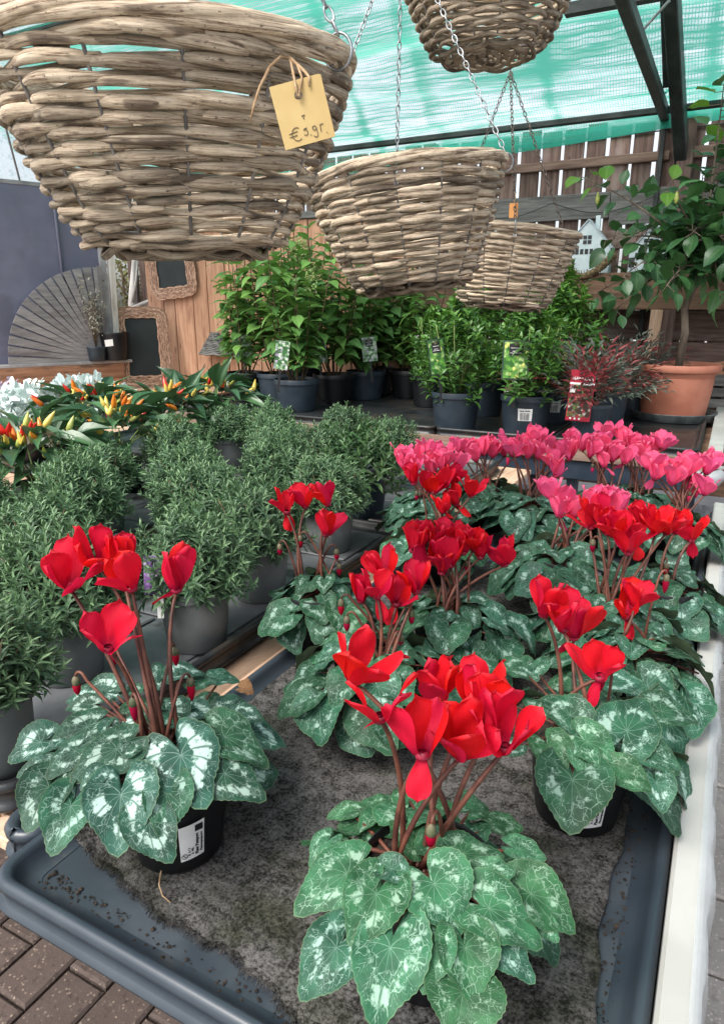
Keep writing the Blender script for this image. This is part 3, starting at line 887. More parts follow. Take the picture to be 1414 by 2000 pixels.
# fan shaped slatted screen leaning on the wall
fan = thing('fan_trellis', LWO + LWU * .13 + LWN * .075 + Vector((0, 0, 1.013)), 'grey quarter-circle fan of wooden slats leaning on the left wall', 'trellis', rot=lwm())
NS = 15
for k in range(NS):
    a0 = R(91 - k * 6.35)
    L = .76
    d = Vector((math.cos(a0), 0, math.sin(a0)))
    m = MB()
    w0, w1 = .010, .068
    nrm = Vector((-d.z, 0, d.x))
    th = .016
    pts = []
    for (r_, w_) in ((.11, .008), (L, w1 / 2)):
        for s_ in (-1, 1):
            for t_ in (-th / 2, th / 2):
                q = d * r_ + nrm * s_ * w_; pts.append((q.x, t_, q.z))
    m.add(pts, [(0, 1, 3, 2), (4, 6, 7, 5), (0, 4, 5, 1), (2, 3, 7, 6), (0, 2, 6, 4), (1, 5, 7, 3)])
    m.build('slat', M['wood_greyfan'], fan, loc=(0, F(rng.uniform(-.002, .002)), 0), smooth=False)
for rr in (.66, .42):
    m = MB(); m.tube([(rr * math.cos(R(96 - i * 4)), F(-.014), rr * math.sin(R(96 - i * 4))) for i in range(24)], .009, 6); m.build('cross_arc', M['wood_greyfan'], fan)
plank('side_batten', (-.012, F(.004), -.0), (-.03, F(.004), .77), .04, .02, M['wood_greyfan'], fan, up=(0, 1, 0))

# low side bench with pale boards in the corner
sb = thing('side_bench', (-4.35, 3.7, .76), 'pale wooden side bench in the corner under the chalkboards', 'bench')
for k in range(9):
    xx = -.62 + k * .142
    plank('board', (xx, -1.3, -.015), (xx + .01, 1.23, -.015), .137, .028, M['wood_pale'], sb, ch=.003)
plank('front_edge', (.61, -1.3, -.04), (.61, 1.23, -.04), .025, .10, M['wood_orange'], sb)
for yy in (-1.1, 1.1):
    for xx in (-.5, .5):
        plank('leg', (xx, yy, -.76), (xx, yy, -.03), .06, .06, M['wood_orange'], sb, up=(0, 1, 0))

# chalkboards with wicker frames
def chalkboard(loc, rot, w_, h_, label, bw=.10):
    t = thing('chalkboard', loc, label, 'chalkboard', 'wicker framed chalkboards', rot=rot)
    m = MB(); m.box((-w_ / 2, -.006, bw), (w_ / 2, .006, h_ - bw)); m.box((-w_ / 2 + bw * .6, -.0065, bw * .6), (w_ / 2 - bw * .6, -.0055, h_ - bw * .6))
    m = MB(); m.box((-w_ / 2 + bw * .7, -.006, bw * .7), (w_ / 2 - bw * .7, .006, h_ - bw * .7)); m.build('board', M['slate_board'], t, smooth=False)
    r_ = random.Random(int(w_ * 1000))
    # frame woven from strands running round, each wavering
    W, H = w_ / 2 - bw / 2, h_ / 2 - bw / 2
    for k in range(13):
        off = (k - 6) * bw / 13
        pts = []
        hw, hh = W + off, H + off
        rc = .012 + bw * .5 + off
        per = []
        for cx, cz, a0 in ((hw - rc, hh - rc, 0), (-hw + rc, hh - rc, 90), (-hw + rc, -hh + rc, 180), (hw - rc, -hh + rc, 270)):
            for i in range(5): per.append((cx + rc * math.cos(R(a0 + i * 22.5)), cz + rc * math.sin(R(a0 + i * 22.5))))
            nx_, nz_ = ((-hw + rc, hh) if a0 == 0 else (-hw, -hh + rc) if a0 == 90 else (hw - rc, -hh) if a0 == 180 else (hw, hh - rc))
            x0_, z0_ = per[-1]
            nn = 16 if a0 in (0, 180) else 24
            for i in range(1, nn): per.append((x0_ + (nx_ - x0_) * i / nn, z0_ + (nz_ - z0_) * i / nn))
        ph = r_.random() * 6
        for i, (px_, pz) in enumerate(per):
            pts.append((px_ + .003 * math.sin(i * .9 + ph), -.012 + .0045 * math.sin(i * PI + k * PI + .4) - .006 * math.cos((k - 6) / 6 * 1.3), h_ / 2 + pz + .003 * math.cos(i * 1.1 + ph)))
        m = MB(); m.tube(pts, .0052, 6, closed=True, tone=r_.random())
        m.build('frame_strand', M['wicker_frame'], t)
    return t
chalkboard((-4.62, 4.60, .765), (R(-7), 0, math.atan2(.396, .265) - .12), .47, .70, 'large dark chalkboard in a wicker frame standing on the side bench')
chalkboard((-4.47, OWY - .05, 1.53), (0, R(-5), .05), .52, .72, 'upper chalkboard in a wicker frame hung on the orange planks')
# slanted wicker basket lid hanging on the orange wall
wl = thing('wicker_cloche', (-4.02, 4.86, 1.06), 'small grey wicker cone hanging on the orange wall among shrub stems', 'basket')
for i in range(11):
    t_ = i / 10
    m = MB()
    r0 = .17 - .13 * t_
    m.tube([(r0 * math.cos(a * 2 * PI / 24) , r0 * .5 * math.sin(a * 2 * PI / 24), t_ * .17 + .006 * math.sin(a * PI / 1.5 + i)) for a in range(24)], .010, 6, closed=True)
    m.build('wicker_ring', M['wood_grey'], wl)
# frame of a small framed picture sheet behind the shrubs is left out; window gap shows garden shrubs
# garden beyond the gap: shrub mass and driftwood
def blob_foliage(name, mat, centres, n, L, W, seed, T=LT_OVAL, tone_up=True):
    r_ = np.random.default_rng(seed)
    P, Yd, Zd, To = [], [], [], []
    tot = sum(c[3] ** 2 for c in centres)
    for (cx, cy, cz, rad, zs) in centres:
        k = int(n * rad * rad / tot)
        d = r_.normal(size=(k, 3)); d /= np.linalg.norm(d, axis=1, keepdims=True)
        rr = rad * r_.uniform(.55, 1.05, (k, 1))
        P.append(np.array([cx, cy, cz]) + d * rr * np.array([1, 1, zs]))
        Yd.append(d + r_.normal(size=(k, 3)) * .7); Zd.append(np.array([0, 0, 1.0]) + r_.normal(size=(k, 3)) * .5)
        To.append(np.clip(r_.beta(1.4, 2.2, k), 0, 1))
    P = np.concatenate(P); k = len(P)
    return leaves_mesh(name, P, np.concatenate(Yd), np.concatenate(Zd), r_.uniform(.6, 1.2, k) * L, r_.uniform(.8, 1.1, k) * W, np.concatenate(To), T)
gs = thing('garden_shrub', (-6.6, 6.4, 0), 'wild yellow-green garden shrub seen through the gap left of the planks', 'shrub')
place('foliage', blob_foliage('foliage', M['leaf_wild'], [(0, 0, 1.2, .7, 1.2), (.6, .5, 1.9, .7, 1), (-.7, .4, 1.8, .8, 1), (.2, .3, .6, .7, 1), (-.3, .8, 2.5, .6, 1)], 7000, .07, .035, 5), M['leaf_wild'], gs)['kind'] = 'stuff'
m = MB()
for k in range(6): m.tube([(rng.uniform(-.1, .1), rng.uniform(-.1, .1), 0), (rng.uniform(-.5, .5), rng.uniform(0, .5), 1.1), (rng.uniform(-.9, .9), rng.uniform(0, .7), 2.0)], [.04, .025, .01], 6)
m.build('branches', M['bark_brown'], gs)
for k, (a, b, r0, lb) in enumerate([((-5.32, 5.1, 1.0), (-5.28, 5.25, 1.92), .05, 'thick upright driftwood limb at the left of the gap'),
                                    ((-5.25, 5.05, 1.42), (-4.75, 5.25, 1.62), .022, 'thin driftwood branch lying level across the gap'),
                                    ((-5.1, 5.0, 1.20), (-4.72, 5.35, 1.95), .035, 'slanting driftwood limb in the middle of the gap'),
                                    ((-4.95, 5.0, 1.15), (-4.6, 5.35, 1.60), .04, 'short pale driftwood limb at the right of the gap')]):
    f = thing('driftwood', a, lb, 'driftwood', 'driftwood limbs standing in the window gap')
    av = Vector(a); bv = Vector(b) - av
    m = MB(); m.tube([(0, 0, -.3 if k != 1 else 0), bv * .3 + Vector((.02, 0, .01)), bv * .65 + Vector((-.02, .02, -.01)), bv], [r0, r0 * .95, r0 * .8, r0 * .5], 8)
    m.build('limb', M['driftwood'], f)
    m = MB(); m.tube([bv * .5, bv * .6 + Vector((.06, 0, .12)), bv * .7 + Vector((.09, 0, .25))], [r0 * .4, r0 * .3, r0 * .15], 6); m.build('twig', M['driftwood'], f)

# ------------------------------------------------------------------ roof: sheet, net, steel
SL = .65
ZB, YB = 2.58, 5.12
def roof_z(y): return ZB + SL * (YB - y)
rs = thing('roof_sheet', (0, 0, 0), 'translucent white corrugated roof sheeting above the green net', 'roof')
for k in range(7):
    m = MB()
    x0, x1 = -6.2 + k * 1.08, -6.2 + (k + 1) * 1.08 + .02
    nx, ny = 28, 2
    vs, fs = [], []
    for j in range(ny + 1):
        y = YB + .25 - j * (4.4 / ny)
        for i in range(nx + 1):
            x = x0 + (x1 - x0) * i / nx
            vs.append((x, y, roof_z(y) + .16 + .006 * math.sin(i / nx * 2 * PI * 14) + .002 * k % .004))
    for j in range(ny):
        for i in range(nx):
            a = j * (nx + 1) + i
            fs.append((a, a + 1, a + nx + 2, a + nx + 1))
    m.add(vs, fs)
    m.build('sheet', M['sheet'], rs)
# sagging knitted net
net = thing('shade_net', (0, 0, 0), 'wrinkled mint green shade netting hung under the roof', 'netting')
rn = np.random.default_rng(11)
nx, ny = 150, 190
X = np.linspace(-6.0, 1.5, nx + 1)
Sg = np.linspace(0, 4.6, ny + 1)          # along the slope from the fence upwards
cs, sn = math.cos(math.atan(SL)), math.sin(math.atan(SL))
XX, SS = np.meshgrid(X, Sg)
H_ = np.zeros_like(XX)
for k in range(34):
    fx = rn.uniform(.15, 1.1); fs_ = rn.uniform(3, 34); sl = rn.uniform(-.25, .35); ph = rn.uniform(0, 6.28)
    amp = .30 / (fs_ + 3) * rn.uniform(.4, 1)
    mod = .5 + .5 * np.sin(XX * fx + rn.uniform(0, 6.28))
    H_ += amp * mod * np.sin(SS * fs_ + XX * sl * fs_ * .15 + ph + .6 * np.sin(XX * fx * .8 + ph * 2))
sag = -.05 * np.sin((SS % 1.15) / 1.15 * PI)
low = .10 * np.sin(XX * 1.3 + .6) + .05 * np.sin(XX * 3.1) - .06 - .05 * (XX + .5)
S2 = SS - np.maximum(0, 1 - SS / .4) * (.10 + .10 * np.clip((-XX - .4) / 2.2, 0, 1))
Yc = YB - .05 - S2 * cs
Zc = ZB + S2 * sn + sag + H_
m = MB()
me = bpy.data.meshes.new('net')
V = np.stack([XX, Yc, Zc], -1).reshape(-1, 3)
ii = (np.arange(ny)[:, None] * (nx + 1) + np.arange(nx)[None]).ravel()
Fq = np.stack([ii, ii + 1, ii + nx + 2, ii + nx + 1], -1)
me.from_pydata(V.tolist(), [], Fq.tolist())
uvl = me.uv_layers.new(name='UVMap')
uvl.data.foreach_set('uv', np.stack([XX, SS], -1).reshape(-1, 2)[Fq.ravel()].astype(np.float32).ravel())
seam = np.zeros_like(XX)
for sx in (-3.55, -2.5, -1.98, -1.2, -.3):
    seam = np.maximum(seam, np.exp(-((XX - sx) / .03) ** 2) * .6)
seam = np.maximum(seam, np.exp(-((SS - .0) / .08) ** 2))
at = me.attributes.new('tone', 'FLOAT', 'POINT')
at.data.foreach_set('value', seam.ravel().astype(np.float32))
me.polygons.foreach_set('use_smooth', [True] * len(me.polygons))
place('netting', me, M['net'], net)
# purlins under the net
for k, s_ in enumerate((.11, 1.45, 2.9)):
    y = YB - s_ * cs - .03; z = ZB + s_ * sn - .035
    pr = thing('purlin', (0, y, z), ('dark steel purlin along the lower edge of the net' if k == 0 else 'dark steel purlin across the %s of the net' % ('middle' if k == 1 else 'top')), 'purlin', 'roof purlins')
    plank('tube', (-6, 0, 0), (1.5, 0, 0), .035, .04, M['steel'], pr, ch=.008)
# truss in front of the net at the right
tr = thing('roof_truss', (-.53, 4.2, 2.6), 'dark steel roof truss at the upper right', 'truss')
def member(name, a, b, wd, dp, mat='steel'):
    o = Vector((-.53, 4.2, 2.6))
    return plank(name, Vector(a) - o, Vector(b) - o, wd, dp, M[mat], tr, ch=.006, up=(0, .3, 1))
member('rafter', (-.44, 5.20, 2.36), (-.56, 3.2, 3.56), .072, .11)
member('bottom_chord', (-.56, 5.25, 2.60), (-.58, 2.2, 2.68), .055, .06)
member('web_strut', (-.52, 4.72, 2.66), (-.545, 4.18, 3.10), .05, .03)
member('web_strut', (-.52, 4.72, 2.66), (-.50, 4.62, 2.84), .05, .03)
member('brace_rod', (-.60, 4.9, 2.63), (-.45, 4.84, 2.74), .012, .012, 'steel_galv')
member('brace_rod', (-.64, 4.05, 2.70), (-.47, 3.95, 2.82), .012, .012, 'steel_galv')
for k in range(2):
    plank('post', (.10 - k * .14, 1.02, -2.6), (.10 - k * .14, 1.02, .05), .06 - .03 * k, .06 - .03 * k, M['steel'], tr, up=(0, 1, 0))
bar = thing('cross_bar', (-.4, 3.75, 2.78), 'short dark steel angle bar in front of the truss', 'bar')
plank('angle', (-.50, .0, .0), (1.3, .03, .0), .05, .035, M['steel'], bar)
plank('flange', (-.50, .027, .02), (1.3, .057, .02), .006, .06, M['steel'], bar)

# ------------------------------------------------------------------ main bench with flood trays
def flood_tray(name, x0, x1, y0, y1, z, label, mat_rim, mat_floor, wall=.026, ribs=0, grid=False):
    """moulded plastic tray: rounded corners, lip, inner wall, floor"""
    t = thing(name, ((x0 + x1) / 2, (y0 + y1) / 2, z), label, 'tray', 'plastic flood trays')
    hw, hl = (x1 - x0) / 2, (y1 - y0) / 2
    def loop(ins, zz, rc):
        pts = []
        w_, l_ = hw - ins, hl - ins
        for cx, cy, a0 in ((w_ - rc, l_ - rc, 0), (-w_ + rc, l_ - rc, 90), (-w_ + rc, -l_ + rc, 180), (w_ - rc, -l_ + rc, 270)):
            for i in range(6):
                a = R(a0 + i * 18)
                pts.append((cx + rc * math.cos(a), cy + rc * math.sin(a), zz))
        return pts
    prof = [(.004, -.018, .03), (-.001, -.0175, .036), (-.002, -.012, .037), (.004, -.010, .034), (.0045, wall - .016, .034), (.001, wall - .0135, .036), (.000, wall - .006, .036), (.004, wall, .034), (.010, wall + .001, .03), (.0145, wall - .002, .028), (.017, wall - .007, .027), (.020, .012, .026), (.028, .003, .02), (.04, .0, .015)]
    m = MB(); vs, fs = [], []
    for (ins, zz, rc) in prof: vs += loop(ins, zz, rc)
    n = 24
    for k in range(len(prof) - 1):
        for i in range(n): fs.append((k * n + i, k * n + (i + 1) % n, (k + 1) * n + (i + 1) % n, (k + 1) * n + i))
    m.add(vs, fs)
    m.build('rim', mat_rim, t)
    fl = MB(); fl.add(loop(.035, -.001, .015), [tuple(range(24))])
    fl.build('floor', mat_floor, t, smooth=False)
    if grid:       # raised pads with drainage grooves between them
        nx_, ny_ = max(1, round((2 * hw - .1) / .17)), max(1, round((2 * hl - .1) / .25))
        dx, dy = (2 * hw - .1) / nx_, (2 * hl - .1) / ny_
        pm_ = MB(); pm_.box((-dx / 2 + .005, -dy / 2 + .005, 0), (dx / 2 - .005, dy / 2 - .005, .007), .003)
        pme = pm_.mesh('pad', False)
        for i in range(nx_):
            for j in range(ny_):
                place('pad', pme, mat_floor, t, (-hw + .05 + dx * (i + .5), -hl + .05 + dy * (j + .5), -.0005))
    return t

TZ = .78
bench = thing('display_bench', (-.38, 1.5, 0), 'long bench with white edge board carrying the cyclamen trays', 'bench')
for k in range(7):
    xx = -.44 + k * .118
    plank('top_board', (xx, -1.02, TZ - .037), (xx, .92, TZ - .037), .114, .022, M['wood_pale'], bench)
plank('edge_board', (.418, -1.12, .778), (.418, 1.0, .778), .036, .10, M['white_board'], bench, ch=.004)
for yy in (-.25, .85):
    for xx in (-.2, .30):
        plank('leg', (xx, yy, 0), (xx, yy, TZ - .05), .05, .05, M['blue_metal'], bench, up=(0, 1, 0))
plank('cross_rail', (-.30, -.45, TZ - .075), (.40, -.45, TZ - .075), .04, .05, M['blue_metal'], bench)
plank('cross_rail', (-.44, .9, TZ - .075), (.40, .9, TZ - .075), .04, .05, M['blue_metal'], bench)
# crinkled plastic film over the outer side of the edge board
m = MB(); vs, fs, n = [], [], 70
for i in range(n + 1):
    y = -1.13 + 2.14 * i / n
    wv = .0025 * math.sin(i * 1.7) + .002 * math.sin(i * .61)
    for (xx, zz) in ((.428, .8305), (.438, .831), (.4425 + wv, .826), (.447 + wv, .79), (.449 - wv, .72), (.447 + wv * 2, .62)):
        vs.append((xx, y, zz))
for i in range(n):
    for k in range(5):
        a = i * 6 + k; fs.append((a, a + 1, a + 7, a + 6))
m.add(vs, fs); m.build('plastic_wrap', M['film'], bench)

flood_tray('flood_tray', -.706, .018, .367, 1.765, TZ, 'front slate-blue flood tray with the felt mat and nearest cyclamens', M['tray'], M['tray_dirty'])
flood_tray('flood_tray', -.735, .018, 1.772, 2.42, TZ, 'rear flood tray under the pink cyclamens', M['tray'], M['tray_dirty'])
# corner of an older tray sticking out at the left
flood_tray('seed_tray', -.782, -.710, .430, .60, TZ - .008, 'rounded corner of a smaller dark tray poking out left of the front tray', M['tray'], M['tray_dirty'])

# felt mat: thick, frayed front edge, lifted corner
def felt_mat():
    t = thing('felt_mat', (-.36, 1.1, TZ), 'grey fibrous felt mat lying in the front tray', 'mat')
    r_ = random.Random(8)
    nx_, ny_ = 90, 160
    x0, x1, y0, y1 = -.668, -.042, .432, 1.70
    vs, fs, uv = [], [], []
    def edge(u): # front edge y over u
        return y0 + .012 * math.sin(u * 5 + 1) + .006 * math.sin(u * 17) + .0025 * math.sin(u * 61) + .0015 * math.sin(u * 140) + .012 * (1 - u) - .02 * u
    def right(v):
        return x1 + .010 * math.sin(v * 9 + .5) + .008 * math.sin(v * 23) + .002 * math.sin(v * 90) - (.03 if .19 < v < .24 else 0) * 0
    def hgt(u, v):
        z = .009 + .0022 * math.sin(u * 13 + v * 7) * math.sin(v * 19) + .0012 * math.sin(u * 41 + 1) + r_.uniform(-.0006, .0006)
        c = max(0, 1 - u / .10) * max(0, 1 - v / .10)
        z += .05 * c ** 1.3
        if v < .012: z *= .75
        return z
    for j in range(ny_ + 1):
        v = j / ny_
        for i in range(nx_ + 1):
            u = i / nx_
            X_ = x0 + (right(v) - x0) * u
            Y_ = edge(u) + (y1 - edge(u)) * v
            vs.append((X_ + .36, Y_ - 1.1, hgt(u, v)))
    for j in range(ny_):
        for i in range(nx_):
            a = j * (nx_ + 1) + i
            fs.append((a, a + 1, a + nx_ + 2, a + nx_ + 1))
    # skirts: front and right
    base = len(vs)
    for i in range(nx_ + 1):
        p = vs[i]; vs.append((p[0], p[1] + .001, max(.0008, p[2] - .009)))
    for i in range(nx_):
        fs.append((base + i, base + i + 1, i + 1, i))
    b2 = len(vs)
    for j in range(ny_ + 1):
        p = vs[j * (nx_ + 1) + nx_]; vs.append((p[0] - .001, p[1], .0008))
    for j in range(ny_):
        fs.append((j * (nx_ + 1) + nx_, b2 + j, b2 + j + 1, (j + 1) * (nx_ + 1) + nx_))
    b3 = len(vs)
    for j in range(ny_ + 1):
        p = vs[j * (nx_ + 1)]; vs.append((p[0] + .001, p[1], max(.0008, p[2] - .009)))
    for j in range(ny_):
        fs.append(((j + 1) * (nx_ + 1), b3 + j + 1, b3 + j, j * (nx_ + 1)))
    m = MB(); m.add(vs, fs); m.build('mat', M['felt'], t)
    fz = MB()
    for k in range(900):
        u = r_.random()
        p = Vector((x0 + (x1 - x0) * u + .36, edge(u) - 1.1 + .003, .008 + .05 * max(0, 1 - u / .10) ** 1.3))
        d = Vector((r_.gauss(0, .5), -1 + r_.gauss(0, .4), r_.gauss(0, .5))).normalized()
        fz.tube([p, p + d * .005, p + d * .010 + Vector((r_.gauss(0, .002), 0, -.003))], .0003, 3, cap=False)
    o = fz.build('fibres', M['felt'], t); o['kind'] = 'stuff'
felt_mat()
# crumbs of soil on the tray floor
dirt = MB()
r_ = random.Random(21)
for k in range(760):
    if k < 560: x = r_.uniform(-.042, -.002) if r_.random() < .7 else r_.uniform(-.03, -.004); y = r_.uniform(.47, 1.5)
    else:
        u = r_.random() ** 1.5; x = -.66 + .61 * u; y = .432 - .02 * u - abs(r_.gauss(0, .012)) - .004
    s_ = r_.uniform(.0008, .0028) * (1.4 if r_.random() < .1 else 1)
    c = Vector((x, y, TZ + s_ * .4))
    q = [c + Vector((r_.uniform(.6, 1.2) * s_ * a, r_.uniform(.6, 1.2) * s_ * b, r_.uniform(.3, .8) * s_ * d)) for a, b, d in ((1, 0, 0), (-1, 0, 0), (0, 1, 0), (0, -1, 0), (0, 0, 1))]
    dirt.add(q, [(0, 2, 4), (2, 1, 4), (1, 3, 4), (3, 0, 4)])
o = dirt.build('soil_crumbs', M['soil'], smooth=False); tag(o, 'dark soil crumbs scattered on the bare tray floor', 'soil', kind='stuff')

# ------------------------------------------------------------------ left bench
lb = thing('potting_bench', (-2.1, 1.7, 0), 'wide bench on the left under the green shrubs and ornamental peppers', 'bench')
for k in range(22):
    xx = 1.32 - k * .122
    plank('top_board', (xx, -1.25, TZ - .037), (xx, 1.3, TZ - .037), .116, .022, M['wood_pale'], lb)
for yy in (-.35, 1.1):
    for xx in (-1.1, 0, .9):
        plank('leg', (xx, yy, 0), (xx, yy, TZ - .05), .05, .05, M['blue_metal'], lb, up=(0, 1, 0))
flood_tray('flood_tray', -1.50, -.815, .47, 1.84, TZ, 'grey ribbed flood tray under the nearest green shrubs', M['tray_dark'], M['tray_grey'], grid=True)
flood_tray('flood_tray', -1.52, -.83, 1.85, 2.9, TZ, 'grey ribbed flood tray at the back of the left bench', M['tray_dark'], M['tray_grey'], grid=True)
flood_tray('flood_tray', -2.22, -1.53, .47, 1.84, TZ, 'grey ribbed flood tray under the leftmost shrubs', M['tray_dark'], M['tray_grey'], grid=True)
flood_tray('flood_tray', -2.9, -1.54, 1.86, 2.95, TZ, 'wide dark tray under the ornamental peppers', M['tray_dark'], M['tray_grey'])

# ------------------------------------------------------------------ far bench
FZ = .82
fb = thing('far_bench', (-1.6, 4.05, 0), 'blue steel bench with wooden edge at the back under the potted shrubs', 'bench')
for k in range(14):
    yy = -.70 + k * .108
    plank('top_board', (-1.7, yy, FZ - .04), (1.6, yy, FZ - .04), .104, .022, M['wood_brown'], fb)
plank('front_edge', (-1.75, -.775, FZ - .03), (1.575, -.775, FZ - .03), .03, .06, M['wood_rail'], fb)
plank('front_rail', (-1.75, -.75, FZ - .11), (1.52, -.75, FZ - .11), .04, .09, M['blue_metal'], fb)
plank('edge_board', (1.60, -.79, FZ + .005), (1.60, .75, FZ + .005), .06, .07, M['white_board'], fb)
for xx in (-1.6, -.55, .5, 1.0, 1.5):
    plank('leg', (xx, -.70, 0), (xx, -.70, FZ - .06), .05, .05, M['blue_metal'], fb, up=(0, 1, 0))
    plank('leg', (xx, .62, 0), (xx, .62, FZ - .06), .05, .05, M['blue_metal'], fb, up=(0, 1, 0))
m = MB()
m.tube([(1.50, -.79, FZ - .085), (1.56, -.80, FZ - .085), (1.62, -.80, FZ - .075), (1.645, -.79, FZ - .05)], [.035, .036, .034, .022], 12)
m.build('gutter_end', M['gutter'], fb)
flood_tray('flood_tray', -3.25, -2.40, 3.36, 4.76, FZ, 'dark flood tray at the left of the far bench under tall shrubs', M['tray_dark'], M['tray_dark'], .028)
flood_tray('flood_tray', -2.39, -1.34, 3.35, 4.76, FZ, 'empty wet dark flood tray in the middle of the far bench', M['tray_dark'], M['tray_dark'], .028)
flood_tray('flood_tray', -1.33, -.73, 3.34, 4.76, FZ, 'dark flood tray under the glossy green laurels', M['tray_dark'], M['tray_dark'], .028)
flood_tray('flood_tray', -.72, -.065, 3.34, 4.76, FZ, 'dark flood tray under the terracotta pot and nandinas', M['tray_dark'], M['tray_dark'], .028)

# ------------------------------------------------------------------ pots
POTM = {}
def pot_parts(parent, top, bot, h, mat, rim=.012, rimh=.016, wall=.003, soil_drop=.012, seg=36):
    key = (top, bot, h, mat.name)
    if key not in POTM:
        m = MB()
        rb, rt = bot / 2, top / 2
        kr = rb + (rt - rb) * (1 - rimh / h)
        m.lathe([(rb * .93, 0), (rb, .003), (rb + (rt - rb) * .45, h * .45), (kr - rim * .3, h - rimh - .002), (kr - rim * .28, h - rimh), (rt, h - rimh + .001), (rt, h - .003), (rt - .0015, h), (rt - wall, h), (rt - wall - .002, h - .003), (rt - wall - .003, h - soil_drop - .01)], seg, cap0=True)
        s = MB()
        r0 = rt - wall - .003
        rr = random.Random(4)
        prof = [(r0, h - soil_drop), (r0 * .7, h - soil_drop + .003), (r0 * .35, h - soil_drop + .005), (.001, h - soil_drop + .006)]
        s.lathe(prof, seg)
        s.v = [(x + rr.uniform(-.001, .001), y + rr.uniform(-.001, .001), z + rr.uniform(-.002, .002)) for x, y, z in s.v]
        POTM[key] = (m.mesh('pot'), s.mesh('soil'))
        POTM[key][0].set_sharp_from_angle(angle=R(50))
    a, b = POTM[key]
    p = place('pot', a, mat, parent)
    place('soil', b, M['soil'], parent)
    return p

def curved_label(pot, ang, z, w_, h_, rad, mat, slope=0.0, name='pot_label', tilt=0.0):
    """a paper label that follows the pot wall; ang in world degrees, returns object"""
    m = MB(); n = 8
    vs, fs = [], []
    for j in (0, 1):
        for i in range(n + 1):
            a = ang + (i / n - .5) * w_ / rad
            zz = z + (j - .5) * h_ + tilt * (i / n - .5) * w_
            r_ = rad + slope * (zz - z) + .0008
            vs.append((r_ * math.cos(a), r_ * math.sin(a), zz))
    for i in range(n): fs.append((i, i + 1, n + 2 + i, n + 1 + i))
    m.add(vs, fs)
    return m.build(name, mat, pot)

# ------------------------------------------------------------------ cyclamens
def cyc_leaf_mesh(k):
    r_ = random.Random(100 + k)
    nphi, rings = 64, (0, .18, .36, .54, .72, .86, .95, 1.0)
    fold = r_.uniform(.02, .16); und = r_.uniform(.03, .08); ph = r_.uniform(0, 6); curl = r_.uniform(.05, .32); ncr = r_.choice((34, 38, 42))
    rip = r_.uniform(.012, .03); ph2 = r_.uniform(0, 6); sidecurl = r_.uniform(-.12, .14); tw = r_.uniform(-.1, .1)
    angles = (0, .5, 1.05, 1.65, 2.3, 3.14159)
    def vc(phi):
        a = abs(phi)
        for i in range(5):
            if a <= angles[i + 1]: return math.copysign(i + (a - angles[i]) / (angles[i + 1] - angles[i]), phi)
        return math.copysign(5, phi)
    vs, uv, uv2 = [], [], []
    tipl = r_.uniform(.13, .21); lob = r_.uniform(.44, .5)
    asy = r_.uniform(-.04, .04)
    for t in rings:
        for i in range(nphi + 1):
            phi = -PI + 2 * PI * i / nphi
            a = abs(phi)
            Rr = .47 + tipl * math.exp(-(a / .34) ** 2) + .03 * math.exp(-((a - 1.9) / .5) ** 2)
            Rr *= 1 - .80 * math.exp(-((PI - a) / .24) ** 2)
            Rr *= 1 + asy * math.sin(phi)
            Rr += .013 * (t ** 6) * math.cos(i * PI) * (.6 + .4 * math.sin(a * ncr)) + .012 * t * math.sin(3 * phi + ph)
            x = Rr * t * math.sin(phi); y = Rr * t * math.cos(phi)
            z = fold * abs(x) * 1.0 - curl * max(0, y) ** 2 * 1.2 - .10 * max(0, -y) ** 1.5
            z += und * t ** 2 * math.sin(2 * phi + ph) + rip * t ** 3 * math.sin(7 * phi + ph2) + sidecurl * x * x + tw * x * y
            vs.append((x, y, z)); uv.append((x, y)); uv2.append((t, vc(phi)))
    fs = []
    n = nphi + 1
    for j in range(len(rings) - 1):
        for i in range(nphi):
            fs.append((j * n + i, j * n + i + 1, (j + 1) * n + i + 1, (j + 1) * n + i))
    m = MB(); m.add(vs, fs, uv)
    return m.mesh('leaf', True, uvs2=uv2)
LEAFV = 14
CYCLEAF = {mk: [] for mk in ('leaf_blot', 'leaf_net', 'leaf_mid', 'leaf_plain')}
for k in range(LEAFV):
    base = cyc_leaf_mesh(k)
    for mk in CYCLEAF:
        c = base.copy(); c.materials.append(M[mk]); CYCLEAF[mk].append(c)

